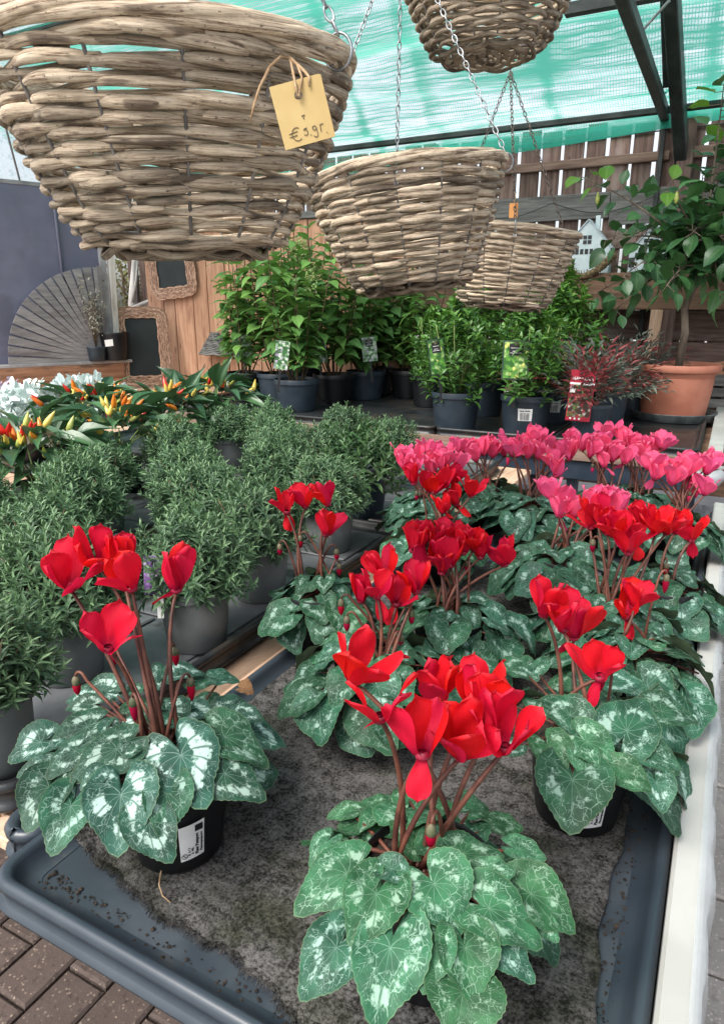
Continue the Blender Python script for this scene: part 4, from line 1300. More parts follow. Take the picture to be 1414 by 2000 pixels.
def petal_mesh(k):
    """petal rising along +Z, its broad face towards +X; base at the origin"""
    r_ = random.Random(500 + k)
    nu, nv = 11, 8
    L = 1.0
    op = (.08, .16, .28, .22, .12, .34)[k % 6]
    wmax = r_.uniform(.58, .76)
    twist = r_.uniform(.15, .7) * (1 if k % 2 else -1)
    cup = r_.uniform(-.18, .26)
    back = r_.uniform(.0, .22)
    rf = r_.uniform(.02, .045); ph = r_.uniform(0, 6)
    vs, uv = [], []
    for j in range(nu + 1):
        u = j / nu
        wd = .17 + (wmax - .17) * math.sin(min(1, u / .68) * PI / 2) ** 1.25
        if u > .68: wd *= math.sqrt(max(0.0, 1 - ((u - .68) / .32) ** 2.3)) * .995 + .005
        cx = .10 * math.sin(min(1, u / .2) * PI / 2) + op * u ** 1.4 + back * max(0, u - .6) ** 2
        cz = -.05 * math.sin(min(1, u / .16) * PI) + L * u * (1 - .10 * op * u)
        tw = twist * u
        for i in range(nv + 1):
            v = -1 + 2 * i / nv
            y = v * wd / 2
            x = cup * (v * v) * wd * .5 * (.3 + u) + rf * math.sin(v * 4 + ph) * u + rf * math.sin(u * 6 + v * 3 + ph)
            X_ = x * math.cos(tw) - y * math.sin(tw); Y_ = x * math.sin(tw) + y * math.cos(tw)
            vs.append((cx + X_, Y_, cz + .05 * (1 - abs(v)) * u * r_.uniform(.9, 1.1))); uv.append((.5 + v / 2 * wd, u))
    fs = []
    n = nv + 1
    for j in range(nu):
        for i in range(nv):
            fs.append((j * n + i, j * n + i + 1, (j + 1) * n + i + 1, (j + 1) * n + i))
    m = MB(); m.add(vs, fs, uv)
    return m.mesh('petal')
PET = {}
for mk in ('petal_red', 'petal_pink'):
    PET[mk] = []
for k in range(12):
    b = petal_mesh(k)
    for mk in PET:
        c = b.copy(); c.materials.append(M[mk]); PET[mk].append(c)
mo = MB(); mo.lathe([(.0015, -.004), (.006, -.0035), (.0075, -.001), (.0068, .003), (.005, .004)], 12); MOUTH = mo.mesh('flower'); MOUTH.materials.append(M['mouth'])
MOUTH2 = MOUTH.copy()

def flower(parent, p, kind, style, rng, size):
    """style 0 closed upright, 1 open butterfly, 2 wide with one petal level, 3 one or two petals hanging"""
    tilt = rng.uniform(.05, .38)
    a = rng.uniform(0, 2 * PI)
    up = Vector((math.cos(a) * math.sin(tilt), math.sin(a) * math.sin(tilt), math.cos(tilt)))
    up = (up + Vector((.05, -.10, .0)) * rng.uniform(.0, 1.0)).normalized()
    Mx = Matrix.Translation(p) @ up.to_track_quat('Z', 'Y').to_matrix().to_4x4() @ Matrix.Rotation(rng.uniform(0, 6.28), 4, 'Z')
    f = place('flower', MOUTH, None, parent, mtx=Mx)
    np_ = 5
    ms = PET['petal_red' if kind == 'red' else 'petal_pink']
    a0 = rng.uniform(0, 6.28)
    hang = set()
    if style == 3: hang = set(rng.sample(range(5), 1))
    for k in range(np_):
        an = a0 + k * 2 * PI / np_ + rng.uniform(-.16, .16)
        if style == 0: op = rng.uniform(-.10, .08)
        elif style == 1: op = rng.uniform(-.05, .42)
        elif style == 2: op = rng.uniform(.1, .75)
        else: op = rng.uniform(-.05, .45)
        s = size * rng.uniform(.88, 1.1)
        if k in hang:
            op = rng.uniform(2.1, 2.6); s *= .74
        mt = Matrix.Rotation(an, 4, 'Z') @ Matrix.Translation((.003, 0, 0)) @ Matrix.Rotation(op, 4, 'Y') @ Matrix.Rotation(rng.uniform(-.5, .5), 4, 'Z') @ Matrix.Diagonal((s, s * rng.uniform(.95, 1.2), s * rng.uniform(1.0, 1.18), 1))
        place('petal', rng.choice(ms), None, f, mtx=mt)
    return f

def stem(parent, a, b, r0, r1, rng, name='flower_stem', hook=False):
    a = Vector(a); b = Vector(b)
    d = b - a
    side = Vector((rng.uniform(-.012, .012), rng.uniform(-.012, .012), 0))
    pts = []
    c1 = a + Vector((d.x * .12, d.y * .12, d.z * .45)) + side
    c2 = a + Vector((d.x * .62, d.y * .62, d.z * .85)) + side
    for i in range(10):
        t = i / 9
        pts.append(a * (1 - t) ** 3 + c1 * 3 * t * (1 - t) ** 2 + c2 * 3 * t * t * (1 - t) + b * t ** 3)
    rad = [r0 + (r1 - r0) * i / 9 for i in range(10)]
    m = MB(); m.tube(pts, rad, 7)
    return m.build(name, M['stem_red'], parent)

def bud(parent, a, b, kind, rng):
    """hooked stem with a nodding bud"""
    a = Vector(a); b = Vector(b)
    h = .02
    out = Vector((b.x - a.x, b.y - a.y, 0))
    out = out.normalized() if out.length > 1e-4 else Vector((1, 0, 0))
    top = b - out * .012 + Vector((0, 0, h))
    pts = []
    c1 = a + (top - a) * .5 - out * .012
    for i in range(8):
        t = i / 7
        pts.append(a * (1 - t) ** 2 + c1 * 2 * t * (1 - t) + (top - out * .008) * t * t)
    for i in range(1, 7):
        an = PI - i * PI / 6.2
        pts.append(top + out * (.008 * math.cos(an) + .002) + Vector((0, 0, .010 * math.sin(an))))
    m = MB(); m.tube(pts, [.0026 - .0011 * i / len(pts) for i in range(len(pts))], 6)
    s = m.build('bud_stem', M['stem_red'], parent)
    e = pts[-1]
    m = MB(); m.lathe([(.001, .002), (.0042, -.001), (.0055, -.006), (.005, -.010), (.003, -.012)], 10, c=e); m.build('calyx', M['calyx'], s)
    tl = rng.uniform(.010, .022)
    m = MB(); m.lathe([(.0042, -.009), (.0052, -.013), (.0046, -.013 - tl * .45), (.0022, -.013 - tl * .85), (.0003, -.013 - tl)], 10, c=e); m.build('bud', M['petal_red' if kind == 'red' else 'petal_pink'], s)

CYC = {
 'p1': {"kind":"red","base":[-0.545,0.53],"crown":[-0.595,0.54,0.925],"fl":[[-0.709,0.543,1.108,2],[-0.707,0.586,1.127,1],[-0.625,0.566,1.116,1],[-0.589,0.606,1.107,3],[-0.619,0.514,1.058,2],[-0.676,0.599,1.119,0]],"bd":[[-0.685,0.512,0.982],[-0.581,0.509,0.984],[-0.553,0.582,0.981],[-0.616,0.622,0.99],[-0.693,0.582,0.99]],"spread":0.215,"lv":[[-0.5004,0.4993,0.9572,0.8375,-0.4027,-0.3694,0.2965,-0.233,0.9262,0.0847,0.0585],[-0.5242,0.4291,0.9441,0.5728,-0.7082,-0.4127,0.2855,-0.2996,0.9104,0.0732,0.0547],[-0.4848,0.4581,0.9409,0.5484,-0.7248,-0.417,0.3226,-0.2767,0.9052,0.0504,0.0435],[-0.5667,0.4655,0.9646,-0.2769,-0.9427,-0.1861,0.2398,-0.2553,0.9367,0.0564,0.0473],[-0.6105,0.51,0.9537,0.5258,-0.8001,-0.2887,0.1933,-0.2181,0.9566,0.0493,0.0243],[-0.6094,0.5919,0.9301,0.9184,-0.335,-0.2104,0.1827,-0.1123,0.9767,0.0578,0.0339],[-0.4834,0.4272,0.9261,0.874,-0.2441,-0.4201,0.3373,-0.3174,0.8863,0.0511,0.0475],[-0.4821,0.5561,0.9524,0.9468,0.1323,-0.2935,0.3144,-0.1838,0.9313,0.0619,0.0543],[-0.4526,0.5179,0.9367,0.9336,0.1272,-0.335,0.356,-0.2231,0.9074,0.0588,0.0469],[-0.567,0.3977,0.9361,0.317,-0.8579,-0.4044,0.2491,-0.3361,0.9083,0.0551,0.0675],[-0.6082,0.4028,0.9406,0.2583,-0.8907,-0.3741,0.2066,-0.3273,0.9221,0.0578,0.0443],[-0.6785,0.4482,0.948,-0.4607,-0.867,-0.1899,0.132,-0.2785,0.9513,0.0506,0.0362],[-0.6484,0.4928,0.952,-0.3585,-0.9186,-0.1665,0.1558,-0.2347,0.9595,0.0507,0.0647],[-0.6373,0.4214,0.9471,-0.6892,-0.7172,-0.1029,0.1766,-0.304,0.9362,0.0305,0.029],[-0.6126,0.4451,0.9595,-0.0672,-0.9618,-0.2655,0.201,-0.2737,0.9406,0.0402,0.0341],[-0.7252,0.582,0.9337,-0.9782,-0.2066,0.0193,0.0481,-0.1351,0.9897,0.049,0.0399],[-0.7297,0.561,0.9341,-0.8395,-0.541,-0.05,0.045,-0.161,0.9859,0.0312,0.0296],[-0.7107,0.5479,0.9342,-0.841,-0.5395,-0.0422,0.0636,-0.1759,0.9823,0.0333,0.0316],[-0.6394,0.5702,0.9335,0.5218,0.8517,0.0485,0.1439,-0.1438,0.9791,0.041,0.0327],[-0.6726,0.6477,0.9367,-0.7881,0.6027,0.125,0.1126,-0.0585,0.9919,0.0416,0.0537],[-0.6529,0.6649,0.94,0.7356,0.6735,-0.0724,0.1393,-0.0458,0.9892,0.0388,0.0369],[-0.6289,0.676,0.9273,0.709,0.6969,-0.1078,0.1625,-0.0127,0.9866,0.0359,0.0323],[-0.6009,0.6928,0.9296,0.8072,0.5675,-0.1622,0.2001,-0.0046,0.9798,0.036,0.0342],[-0.5916,0.6157,0.9251,0.8921,0.4232,-0.1581,0.2087,-0.0757,0.9751,0.0391,0.0372],[-0.5918,0.6534,0.9167,0.8245,0.5395,-0.1707,0.2116,-0.0143,0.9772,0.0319,0.0303],[-0.5442,0.6439,0.92,0.7878,0.5813,-0.2037,0.2796,-0.0427,0.9592,0.0477,0.0453],[-0.5276,0.6494,0.9186,0.8568,0.4491,-0.2534,0.3027,-0.0402,0.9522,0.0308,0.0293],[-0.6974,0.6113,0.9258,-0.8974,0.4304,0.0971,0.065,-0.0886,0.9939,0.0322,0.0161],[-0.5551,0.4746,0.9655,0.1406,0.9656,0.2186,0.2487,-0.2481,0.9363,0.0259,0.0177],[-0.5624,0.432,0.9532,-0.2402,-0.9428,-0.2312,0.2475,-0.2898,0.9245,0.0272,0.0199],[-0.6329,0.6045,0.9254,-0.1135,0.9878,0.1068,0.1473,-0.0896,0.985,0.0254,0.0235],[-0.7147,0.594,0.9302,-0.9893,-0.1412,0.0357,0.0525,-0.117,0.9917,0.0319,0.0245]]},
 'p2': {"kind":"red","base":[-0.2,0.525],"crown":[-0.213,0.505,0.925],"fl":[[-0.295,0.541,1.09,1],[-0.247,0.505,1.082,3],[-0.23,0.597,1.05,0],[-0.2,0.499,1.061,3],[-0.177,0.54,1.042,1],[-0.185,0.599,1.056,1],[-0.141,0.561,1.048,1],[-0.159,0.578,1.056,0]],"bd":[[-0.189,0.496,0.967]],"spread":0.195,"lv":[[-0.1687,0.456,0.9664,0.7956,-0.5438,-0.2672,0.1348,-0.2711,0.9531,0.0655,0.0377],[-0.2103,0.426,0.9625,-0.0341,-0.9541,-0.2976,0.0993,-0.2996,0.9489,0.0531,0.0407],[-0.1826,0.3959,0.9476,0.1806,-0.9165,-0.3571,0.1277,-0.3381,0.9324,0.0594,0.0511],[-0.2252,0.3804,0.9404,-0.2744,-0.9051,-0.3248,0.0861,-0.3596,0.9291,0.049,0.0571],[-0.128,0.4261,0.9461,0.5156,-0.7783,-0.3582,0.1809,-0.3097,0.9334,0.0493,0.0335],[-0.1504,0.4122,0.9483,0.0963,-0.9358,-0.3391,0.1581,-0.322,0.9334,0.0334,0.0386],[-0.1202,0.4009,0.9299,0.1556,-0.9118,-0.3801,0.1992,-0.3479,0.9161,0.0593,0.0289],[-0.1207,0.4652,0.954,0.9818,0.0036,-0.1899,0.184,-0.2667,0.946,0.0557,0.0444],[-0.0944,0.5067,0.9446,0.9658,-0.0878,-0.244,0.2196,-0.2235,0.9496,0.053,0.0409],[-0.1314,0.4941,0.9614,0.801,0.5986,0.0047,0.1704,-0.2356,0.9568,0.0286,0.0321],[-0.2446,0.433,0.9626,-0.5242,-0.8239,-0.2152,0.0674,-0.2921,0.954,0.053,0.0528],[-0.2722,0.57,0.8987,-0.1184,-0.9909,-0.0638,-0.0524,-0.0579,0.9969,0.0504,0.0445],[-0.2079,0.4506,0.9692,-0.9881,-0.1402,0.0634,0.1003,-0.2742,0.9564,0.0263,0.0259],[-0.2915,0.5744,0.8936,-0.8459,-0.5219,-0.1101,-0.0977,-0.0514,0.9939,0.0385,0.0366],[-0.3156,0.5704,0.8994,-0.8763,-0.4596,-0.1445,-0.1186,-0.0851,0.9893,0.0284,0.0327],[-0.2821,0.596,0.9028,-0.9865,-0.1543,-0.0544,-0.0504,-0.0301,0.9983,0.0365,0.0258],[-0.2611,0.6125,0.9082,-0.5246,0.8513,0.0105,0.0,-0.0123,0.9999,0.0366,0.0414],[-0.2285,0.6094,0.8953,-0.5623,0.8269,0.0077,0.0556,0.0285,0.998,0.0514,0.0656],[-0.1909,0.6311,0.9063,0.5181,0.8514,-0.0816,0.1327,0.0143,0.9911,0.041,0.0221],[-0.2257,0.5382,0.9228,-0.9126,0.3913,0.1188,0.0649,-0.1483,0.9868,0.0351,0.0359],[-0.1562,0.6208,0.9069,0.8792,0.4457,-0.1685,0.1939,-0.0116,0.981,0.0298,0.033],[-0.1645,0.5226,0.9455,0.8138,0.5811,-0.0097,0.1505,-0.1945,0.9693,0.0415,0.0395],[-0.1214,0.5709,0.9298,0.9603,0.2069,-0.187,0.216,-0.1277,0.968,0.0295,0.0318],[-0.1037,0.4479,0.9417,0.8986,-0.3199,-0.3003,0.209,-0.2896,0.934,0.0359,0.038],[-0.0801,0.4925,0.9346,0.8846,-0.3413,-0.3178,0.2442,-0.2416,0.9391,0.0219,0.0224],[-0.3034,0.495,0.9218,-0.1989,-0.951,-0.2368,-0.0551,-0.2304,0.9715,0.028,0.0329],[-0.207,0.5477,0.9231,0.9889,-0.0977,-0.1123,0.0989,-0.133,0.9862,0.0304,0.0184],[-0.2065,0.5939,0.9041,0.9276,-0.3589,-0.1038,0.1043,-0.0181,0.9944,0.0298,0.0231]]},
 'p3': {"kind":"red","base":[-0.105,0.83],"crown":[-0.121,0.842,0.925],"fl":[[-0.179,0.877,1.049,1],[-0.15,0.865,1.039,1],[-0.14,0.898,1.014,3],[-0.093,0.834,0.997,3]],"bd":[[-0.094,0.85,0.975]],"spread":0.2,"lv":[[-0.0954,0.7025,0.9309,0.1816,-0.863,-0.4715,0.0734,-0.4662,0.8816,0.08,0.0547],[-0.0892,0.7475,0.9555,0.8877,-0.392,-0.2414,0.0749,-0.3943,0.9159,0.0493,0.0452],[-0.0501,0.7876,0.9596,0.1848,0.9271,0.3261,0.1135,-0.3497,0.9299,0.0703,0.0674],[-0.1167,0.7792,0.9648,-0.8704,0.4441,0.2126,0.0465,-0.3557,0.9334,0.0505,0.0482],[-0.1289,0.7272,0.9482,0.6396,-0.6873,-0.3442,0.0352,-0.4212,0.9063,0.0465,0.0336],[-0.0463,0.7338,0.9384,0.9742,-0.1174,-0.1927,0.1265,-0.4231,0.8972,0.0382,0.0363],[-0.0892,0.7308,0.9479,0.4333,-0.8038,-0.4075,0.0765,-0.4177,0.9053,0.034,0.0297],[-0.0161,0.8727,0.9474,0.9508,0.2975,-0.0869,0.1657,-0.251,0.9537,0.0571,0.042],[-0.0209,0.7746,0.9451,0.9881,0.0377,-0.1492,0.1524,-0.3718,0.9157,0.0392,0.0373],[-0.009,0.7473,0.9269,0.3814,-0.8047,-0.455,0.1795,-0.4184,0.8903,0.0362,0.0344],[-0.0853,0.9378,0.939,0.8776,0.4792,-0.0087,0.0904,-0.1477,0.9849,0.0474,0.0584],[-0.2163,0.9284,0.9302,-0.8148,0.5796,0.0122,-0.0985,-0.1592,0.9823,0.0512,0.0563],[-0.2009,0.936,0.9333,0.2837,-0.9511,-0.1223,-0.0742,-0.1489,0.9861,0.0486,0.0243],[-0.1281,0.9352,0.934,-0.9478,0.3106,0.0721,0.0295,-0.1395,0.9898,0.0362,0.0223],[-0.1502,0.7991,0.9527,-0.3878,-0.8686,-0.3085,0.0076,-0.3377,0.9412,0.0257,0.0242],[-0.0925,0.8364,0.9537,-0.1792,-0.9448,-0.2742,0.0748,-0.291,0.9538,0.0194,0.0225],[-0.1667,0.7207,0.9397,-0.5872,-0.7265,-0.3569,-0.007,-0.4364,0.8997,0.0241,0.015],[-0.0838,0.863,0.9489,-0.7736,0.5914,0.2274,0.0881,-0.255,0.9629,0.0265,0.0195]]},
 'p4': {"kind":"red","base":[-0.668,1.077],"crown":[-0.668,1.077,0.925],"fl":[[-0.742,1.084,1.062,3],[-0.72,1.121,1.067,1],[-0.672,1.127,1.077,1],[-0.651,1.085,1.028,1]],"bd":[[-0.744,1.056,0.982],[-0.71,1.079,0.998],[-0.639,1.108,0.972],[-0.631,1.103,0.945]],"spread":0.145},
 'p5': {"kind":"red","base":[-0.433,0.879],"crown":[-0.433,0.879,0.925],"fl":[[-0.469,0.887,1.006,0],[-0.45,0.93,1.033,1],[-0.394,0.932,1.019,1],[-0.44,0.883,1.02,3],[-0.418,0.912,1.0,3]],"bd":[[-0.497,0.867,0.988],[-0.476,0.848,0.971],[-0.392,0.917,0.972],[-0.402,0.898,0.935]],"spread":0.185},
 'p6': {"kind":"red","base":[-0.39,1.087],"crown":[-0.39,1.087,0.925],"fl":[[-0.466,1.082,1.028],[-0.46,1.121,1.03],[-0.439,1.131,1.027],[-0.416,1.145,1.03],[-0.426,1.096,1.006],[-0.384,1.123,1.024],[-0.367,1.135,1.031],[-0.407,1.079,0.997],[-0.354,1.137,1.017,1],[-0.394,1.09,1.009],[-0.314,1.154,1.003,1]],"bd":[[-0.373,1.119,0.992]],"spread":0.18},
 'p7': {"kind":"red","base":[-0.597,1.526],"crown":[-0.597,1.526,0.925],"fl":[[-0.659,1.529,1.03],[-0.611,1.547,1.009],[-0.585,1.566,1.024],[-0.581,1.603,1.022],[-0.528,1.588,1.001,1],[-0.557,1.566,0.98,3],[-0.578,1.527,0.968,3],[-0.633,1.569,1.004]],"bd":[[-0.649,1.521,0.993],[-0.553,1.568,0.98]],"spread":0.17},
 'p8': {"kind":"red","base":[-0.134,1.234],"crown":[-0.134,1.234,0.925],"fl":[[-0.18,1.284,1.073],[-0.157,1.267,1.056],[-0.19,1.285,1.056],[-0.137,1.253,1.054],[-0.115,1.245,1.03,1],[-0.11,1.307,1.032,3],[-0.079,1.33,1.05],[-0.103,1.342,1.053],[-0.062,1.349,1.047]],"bd":[[-0.178,1.245,1.025]],"spread":0.19},
 'p8b': {"kind":"red","base":[-0.078,1.105],"crown":[-0.078,1.105,0.925],"fl":[[-0.084,1.121,0.982,1],[-0.094,1.111,0.965,3]],"bd":[[-0.042,1.154,1.014]],"spread":0.17},
 'p8c': {"kind":"red","base":[-0.054,1.431],"crown":[-0.054,1.431,0.925],"fl":[[-0.019,1.475,1.0,3],[-0.051,1.484,1.009,1]],"bd":[[-0.056,1.433,0.935]],"spread":0.15},
 'pA': {"kind":"pink","base":[-0.721,1.757],"crown":[-0.721,1.757,0.925],"fl":[[-0.785,1.752,1.01],[-0.766,1.8,1.017],[-0.753,1.834,1.027],[-0.71,1.799,1.031],[-0.684,1.783,1.014],[-0.757,1.737,0.993],[-0.711,1.786,0.996]],"bd":[],"spread":0.16},
 'pB': {"kind":"pink","base":[-0.603,1.985],"crown":[-0.603,1.985,0.925],"fl":[[-0.701,1.967,1.023],[-0.678,2.012,1.017],[-0.634,2.0,1.019],[-0.606,2.013,1.013],[-0.579,2.05,1.012],[-0.642,1.967,1.005]],"bd":[],"spread":0.17},
 'pC': {"kind":"pink","base":[-0.453,1.898],"crown":[-0.453,1.898,0.925],"fl":[[-0.516,1.906,1.045],[-0.484,1.971,1.082,1],[-0.476,1.925,1.041],[-0.447,1.94,1.038],[-0.414,1.95,1.017,1],[-0.397,2.0,1.035],[-0.393,1.929,0.993,3],[-0.378,2.012,1.039]],"bd":[[-0.527,1.895,1.031]],"spread":0.18},
 'pD': {"kind":"pink","base":[-0.28,1.501],"crown":[-0.28,1.501,0.925],"fl":[[-0.318,1.541,1.031,1],[-0.294,1.519,0.998,3],[-0.265,1.534,0.998],[-0.239,1.569,0.992],[-0.225,1.593,1.006],[-0.206,1.616,1.009]],"bd":[[-0.219,1.535,0.931]],"spread":0.2},
 'pE': {"kind":"pink","base":[-0.264,1.998],"crown":[-0.264,1.998,0.925],"fl":[[-0.318,2.01,1.045],[-0.294,2.045,1.041],[-0.259,2.036,1.031],[-0.274,2.001,1.019,3],[-0.228,2.05,1.024,3]],"bd":[[-0.308,2.001,1.003]],"spread":0.16},
 'pF': {"kind":"pink","base":[-0.186,2.102],"crown":[-0.186,2.102,0.925],"fl":[[-0.249,2.14,1.062,1],[-0.208,2.127,1.03],[-0.187,2.164,1.037],[-0.144,2.169,1.056,1],[-0.224,2.158,1.042]],"bd":[],"spread":0.16},
 'pG': {"kind":"pink","base":[-0.068,1.903],"crown":[-0.068,1.903,0.925],"fl":[[-0.132,1.903,1.022,3],[-0.091,1.898,1.014,1],[-0.061,1.942,1.028],[-0.047,1.976,1.037],[-0.014,1.969,1.035,1],[-0.01,1.932,0.988,1],[-0.087,1.964,1.028]],"bd":[[-0.028,1.944,0.983],[-0.045,1.931,0.97],[-0.01,1.96,1.003]],"spread":0.16},
}

CLAB = {
 'p1': ('red cyclamen with boldly silver-blotched leaves nearest the left corner of the tray', 'leaf_blot'),
 'p2': ('red cyclamen with silver-netted green leaves nearest the camera, front centre', 'leaf_net'),
 'p3': ('red cyclamen with large dark leaves and passport label beside the white edge board', 'leaf_mid'),
 'p4': ('small red cyclamen overhanging the left rim of the tray', 'leaf_mid'),
 'p5': ('red cyclamen with many buds in the middle of the tray behind the front centre one', 'leaf_mid'),
 'p6': ('red cyclamen with a dense bunch of a dozen flowers in mid tray', 'leaf_mid'),
 'p7': ('dark red cyclamen at the back left in front of the leftmost pink one', 'leaf_mid'),
 'p8': ('red cyclamen with a wide bunch of flowers next to the pink ones on the right', 'leaf_plain'),
 'p8b': ('red cyclamen with a single open flower leaning on the white edge board', 'leaf_mid'),
 'p8c': ('red cyclamen with drooping petals at the right edge of the bench', 'leaf_plain'),
 'pA': ('pink cyclamen leftmost of the pink ones', 'leaf_plain'),
 'pB': ('pink cyclamen with a level row of short blooms second from the left', 'leaf_plain'),
 'pC': ('tall pink cyclamen in front of the barcoded laurel pot', 'leaf_plain'),
 'pD': ('pink cyclamen nearest the front, partly behind red flowers', 'leaf_plain'),
 'pE': ('pink cyclamen with small blooms in front of the nandina', 'leaf_plain'),
 'pF': ('pink cyclamen with high blooms below the terracotta pot', 'leaf_plain'),
 'pG': ('pink cyclamen with nodding buds at the far right end', 'leaf_plain'),
}
def auto_leaves(rng, crown, spread):
    """rosette: top leaves, mid ring, hanging outer ring"""
    out = []
    cx, cy, cz = crown
    for (n, rr, dz, el, w0, w1) in ((6, .34, .012, .62, .045, .065), (10, .62, -.006, .45, .065, .085), (13, .90, -.030, .15, .075, .098), (5, .98, -.062, -.35, .07, .09)):
        a0 = rng.uniform(0, 6.28)
        for k in range(n):
            a = a0 + 2 * PI * k / n + rng.uniform(-.22, .22)
            r_ = spread * rr * rng.uniform(.72, .98)
            d = Vector((math.cos(a), math.sin(a), 0))
            e = el + rng.uniform(-.25, .25)
            # normal: leans outward, more for lower leaves
            lean = {6: .25, 10: .45, 13: .75, 5: 1.1}[n] + rng.uniform(-.2, .2)
            nrm = (Vector((0, 0, 1)) + d * lean + Vector((rng.gauss(0, .18), rng.gauss(0, .18), 0))).normalized()
            sw = rng.uniform(-.6, .6)
            tip = Vector((math.cos(a + sw), math.sin(a + sw), 0))
            tip = (tip - nrm * tip.dot(nrm)).normalized()
            w_ = rng.uniform(w0, w1) * (spread / .19) ** .35
            p = Vector((cx, cy, cz)) + d * r_ * .8 + Vector((0, 0, dz + rng.uniform(-.012, .012)))
            out.append((*p, *tip, *nrm, w_, w_ * .62))
    return out

def cyclamen(key, D):
    rng = random.Random(sum(map(ord, key)) * 7 + 1)
    label, lmat = CLAB[key]
    bx, by = D['base']
    t = thing('potted_cyclamen', (bx, by, TZ + .009), label, 'cyclamen', 'red potted cyclamens' if D['kind'] == 'red' else 'pink potted cyclamens')
    O = Vector((bx, by, TZ + .009))
    pot = pot_parts(t, .142, .108, .125, M['pot_black'])
    cr = Vector(D['crown']) - O
    cr0 = Vector((cr.x * .35, cr.y * .35, .118))
    lv = D.get('lv')
    if lv is None:
        lv = [tuple(v) for v in auto_leaves(rng, (cr.x, cr.y, cr.z - .005), D['spread'])]
        loc = True
    else: loc = False
    pt = MB()
    extra = []
    if not loc:      # unseen back and under leaves so the plant is whole from the side
        for v in auto_leaves(rng, (cr.x, cr.y, cr.z - .012), D['spread'] * .92):
            if v[1] > cr.y + .03 or (key == 'p3' and v[0] > cr.x + .06 and v[1] > cr.y - .03): extra.append(v)
    nl = 0
    for src, off in ((lv, Vector((0, 0, 0)) if loc else O), (extra, Vector((0, 0, 0)))):
        for v in src:
            p = Vector(v[0:3]) - off
            y = Vector(v[3:6]); n = Vector(v[6:9])
            wd, ln = v[9], v[10]
            wd *= 1.0 if loc else 1.1; ln *= 1.0 if loc else 1.08
            sx = wd / .98; sy = ln / .60
            sy = min(max(sy, sx * .7), sx * 1.35)
            mk = lmat
            if rng.random() < .18: mk = {'leaf_blot': 'leaf_mid', 'leaf_net': 'leaf_mid', 'leaf_mid': 'leaf_net', 'leaf_plain': 'leaf_mid'}[lmat]
            n = (n + Vector((rng.gauss(0, .05), rng.gauss(0, .05), 0))).normalized()
            place('leaf', rng.choice(CYCLEAF[mk]), None, t, mtx=basis(p, y, n, sx, sy, (sx + sy) / 2))
            s0 = cr0 + Vector((rng.uniform(-.015, .015), rng.uniform(-.015, .015), 0))
            mid = s0 + (p - s0) * .55 + Vector((0, 0, .012)) - n * .01
            pt.tube([s0, mid, p - n * .002], [.0026, .0022, .0016], 5)
            nl += 1
    o = pt.build('petioles', M['stem_red'], t); o['kind'] = 'stuff'
    fs_ = {'red': .046, 'pink': .049}[D['kind']]
    if key in ('p1', 'p2'): fs_ = .049
    flw = list(D['fl'])
    if D['kind'] == 'pink':      # fuller bunches
        for v in list(flw):
            if rng.random() < .75: flw.append([v[0] + rng.uniform(-.045, .045), v[1] + rng.uniform(.01, .06), v[2] + rng.uniform(-.015, .02)])
    for v in flw:
        p = Vector(v[:3]) - O
        st = v[3] if len(v) > 3 else rng.choice((0, 1, 1, 0, 2))
        a = cr0 + Vector((rng.uniform(-.03, .03), rng.uniform(-.025, .025), 0))
        flower(t, p, D['kind'], int(st), rng, fs_ * rng.uniform(.92, 1.08))
        stem(t, a, p + Vector((0, 0, -.002)), .0034, .0022, rng)
    for v in D['bd']:
        bud(t, cr0 + Vector((rng.uniform(-.03, .03), rng.uniform(-.03, .03), 0)), Vector(v) - O, D['kind'], rng)
    return t, pot
DEAD = [('p1', (-0.557, 0.69, 0.927), (0.8, 0.3, -0.2), (0, -0.3, 1), 0.028), ('p8', (-0.176, 1.382, 0.862), (0.2, -0.4, 0.3), (0, -0.6, 1), 0.035)]
CYT = {}
for key, D in CYC.items():
    CYT[key] = cyclamen(key, D)

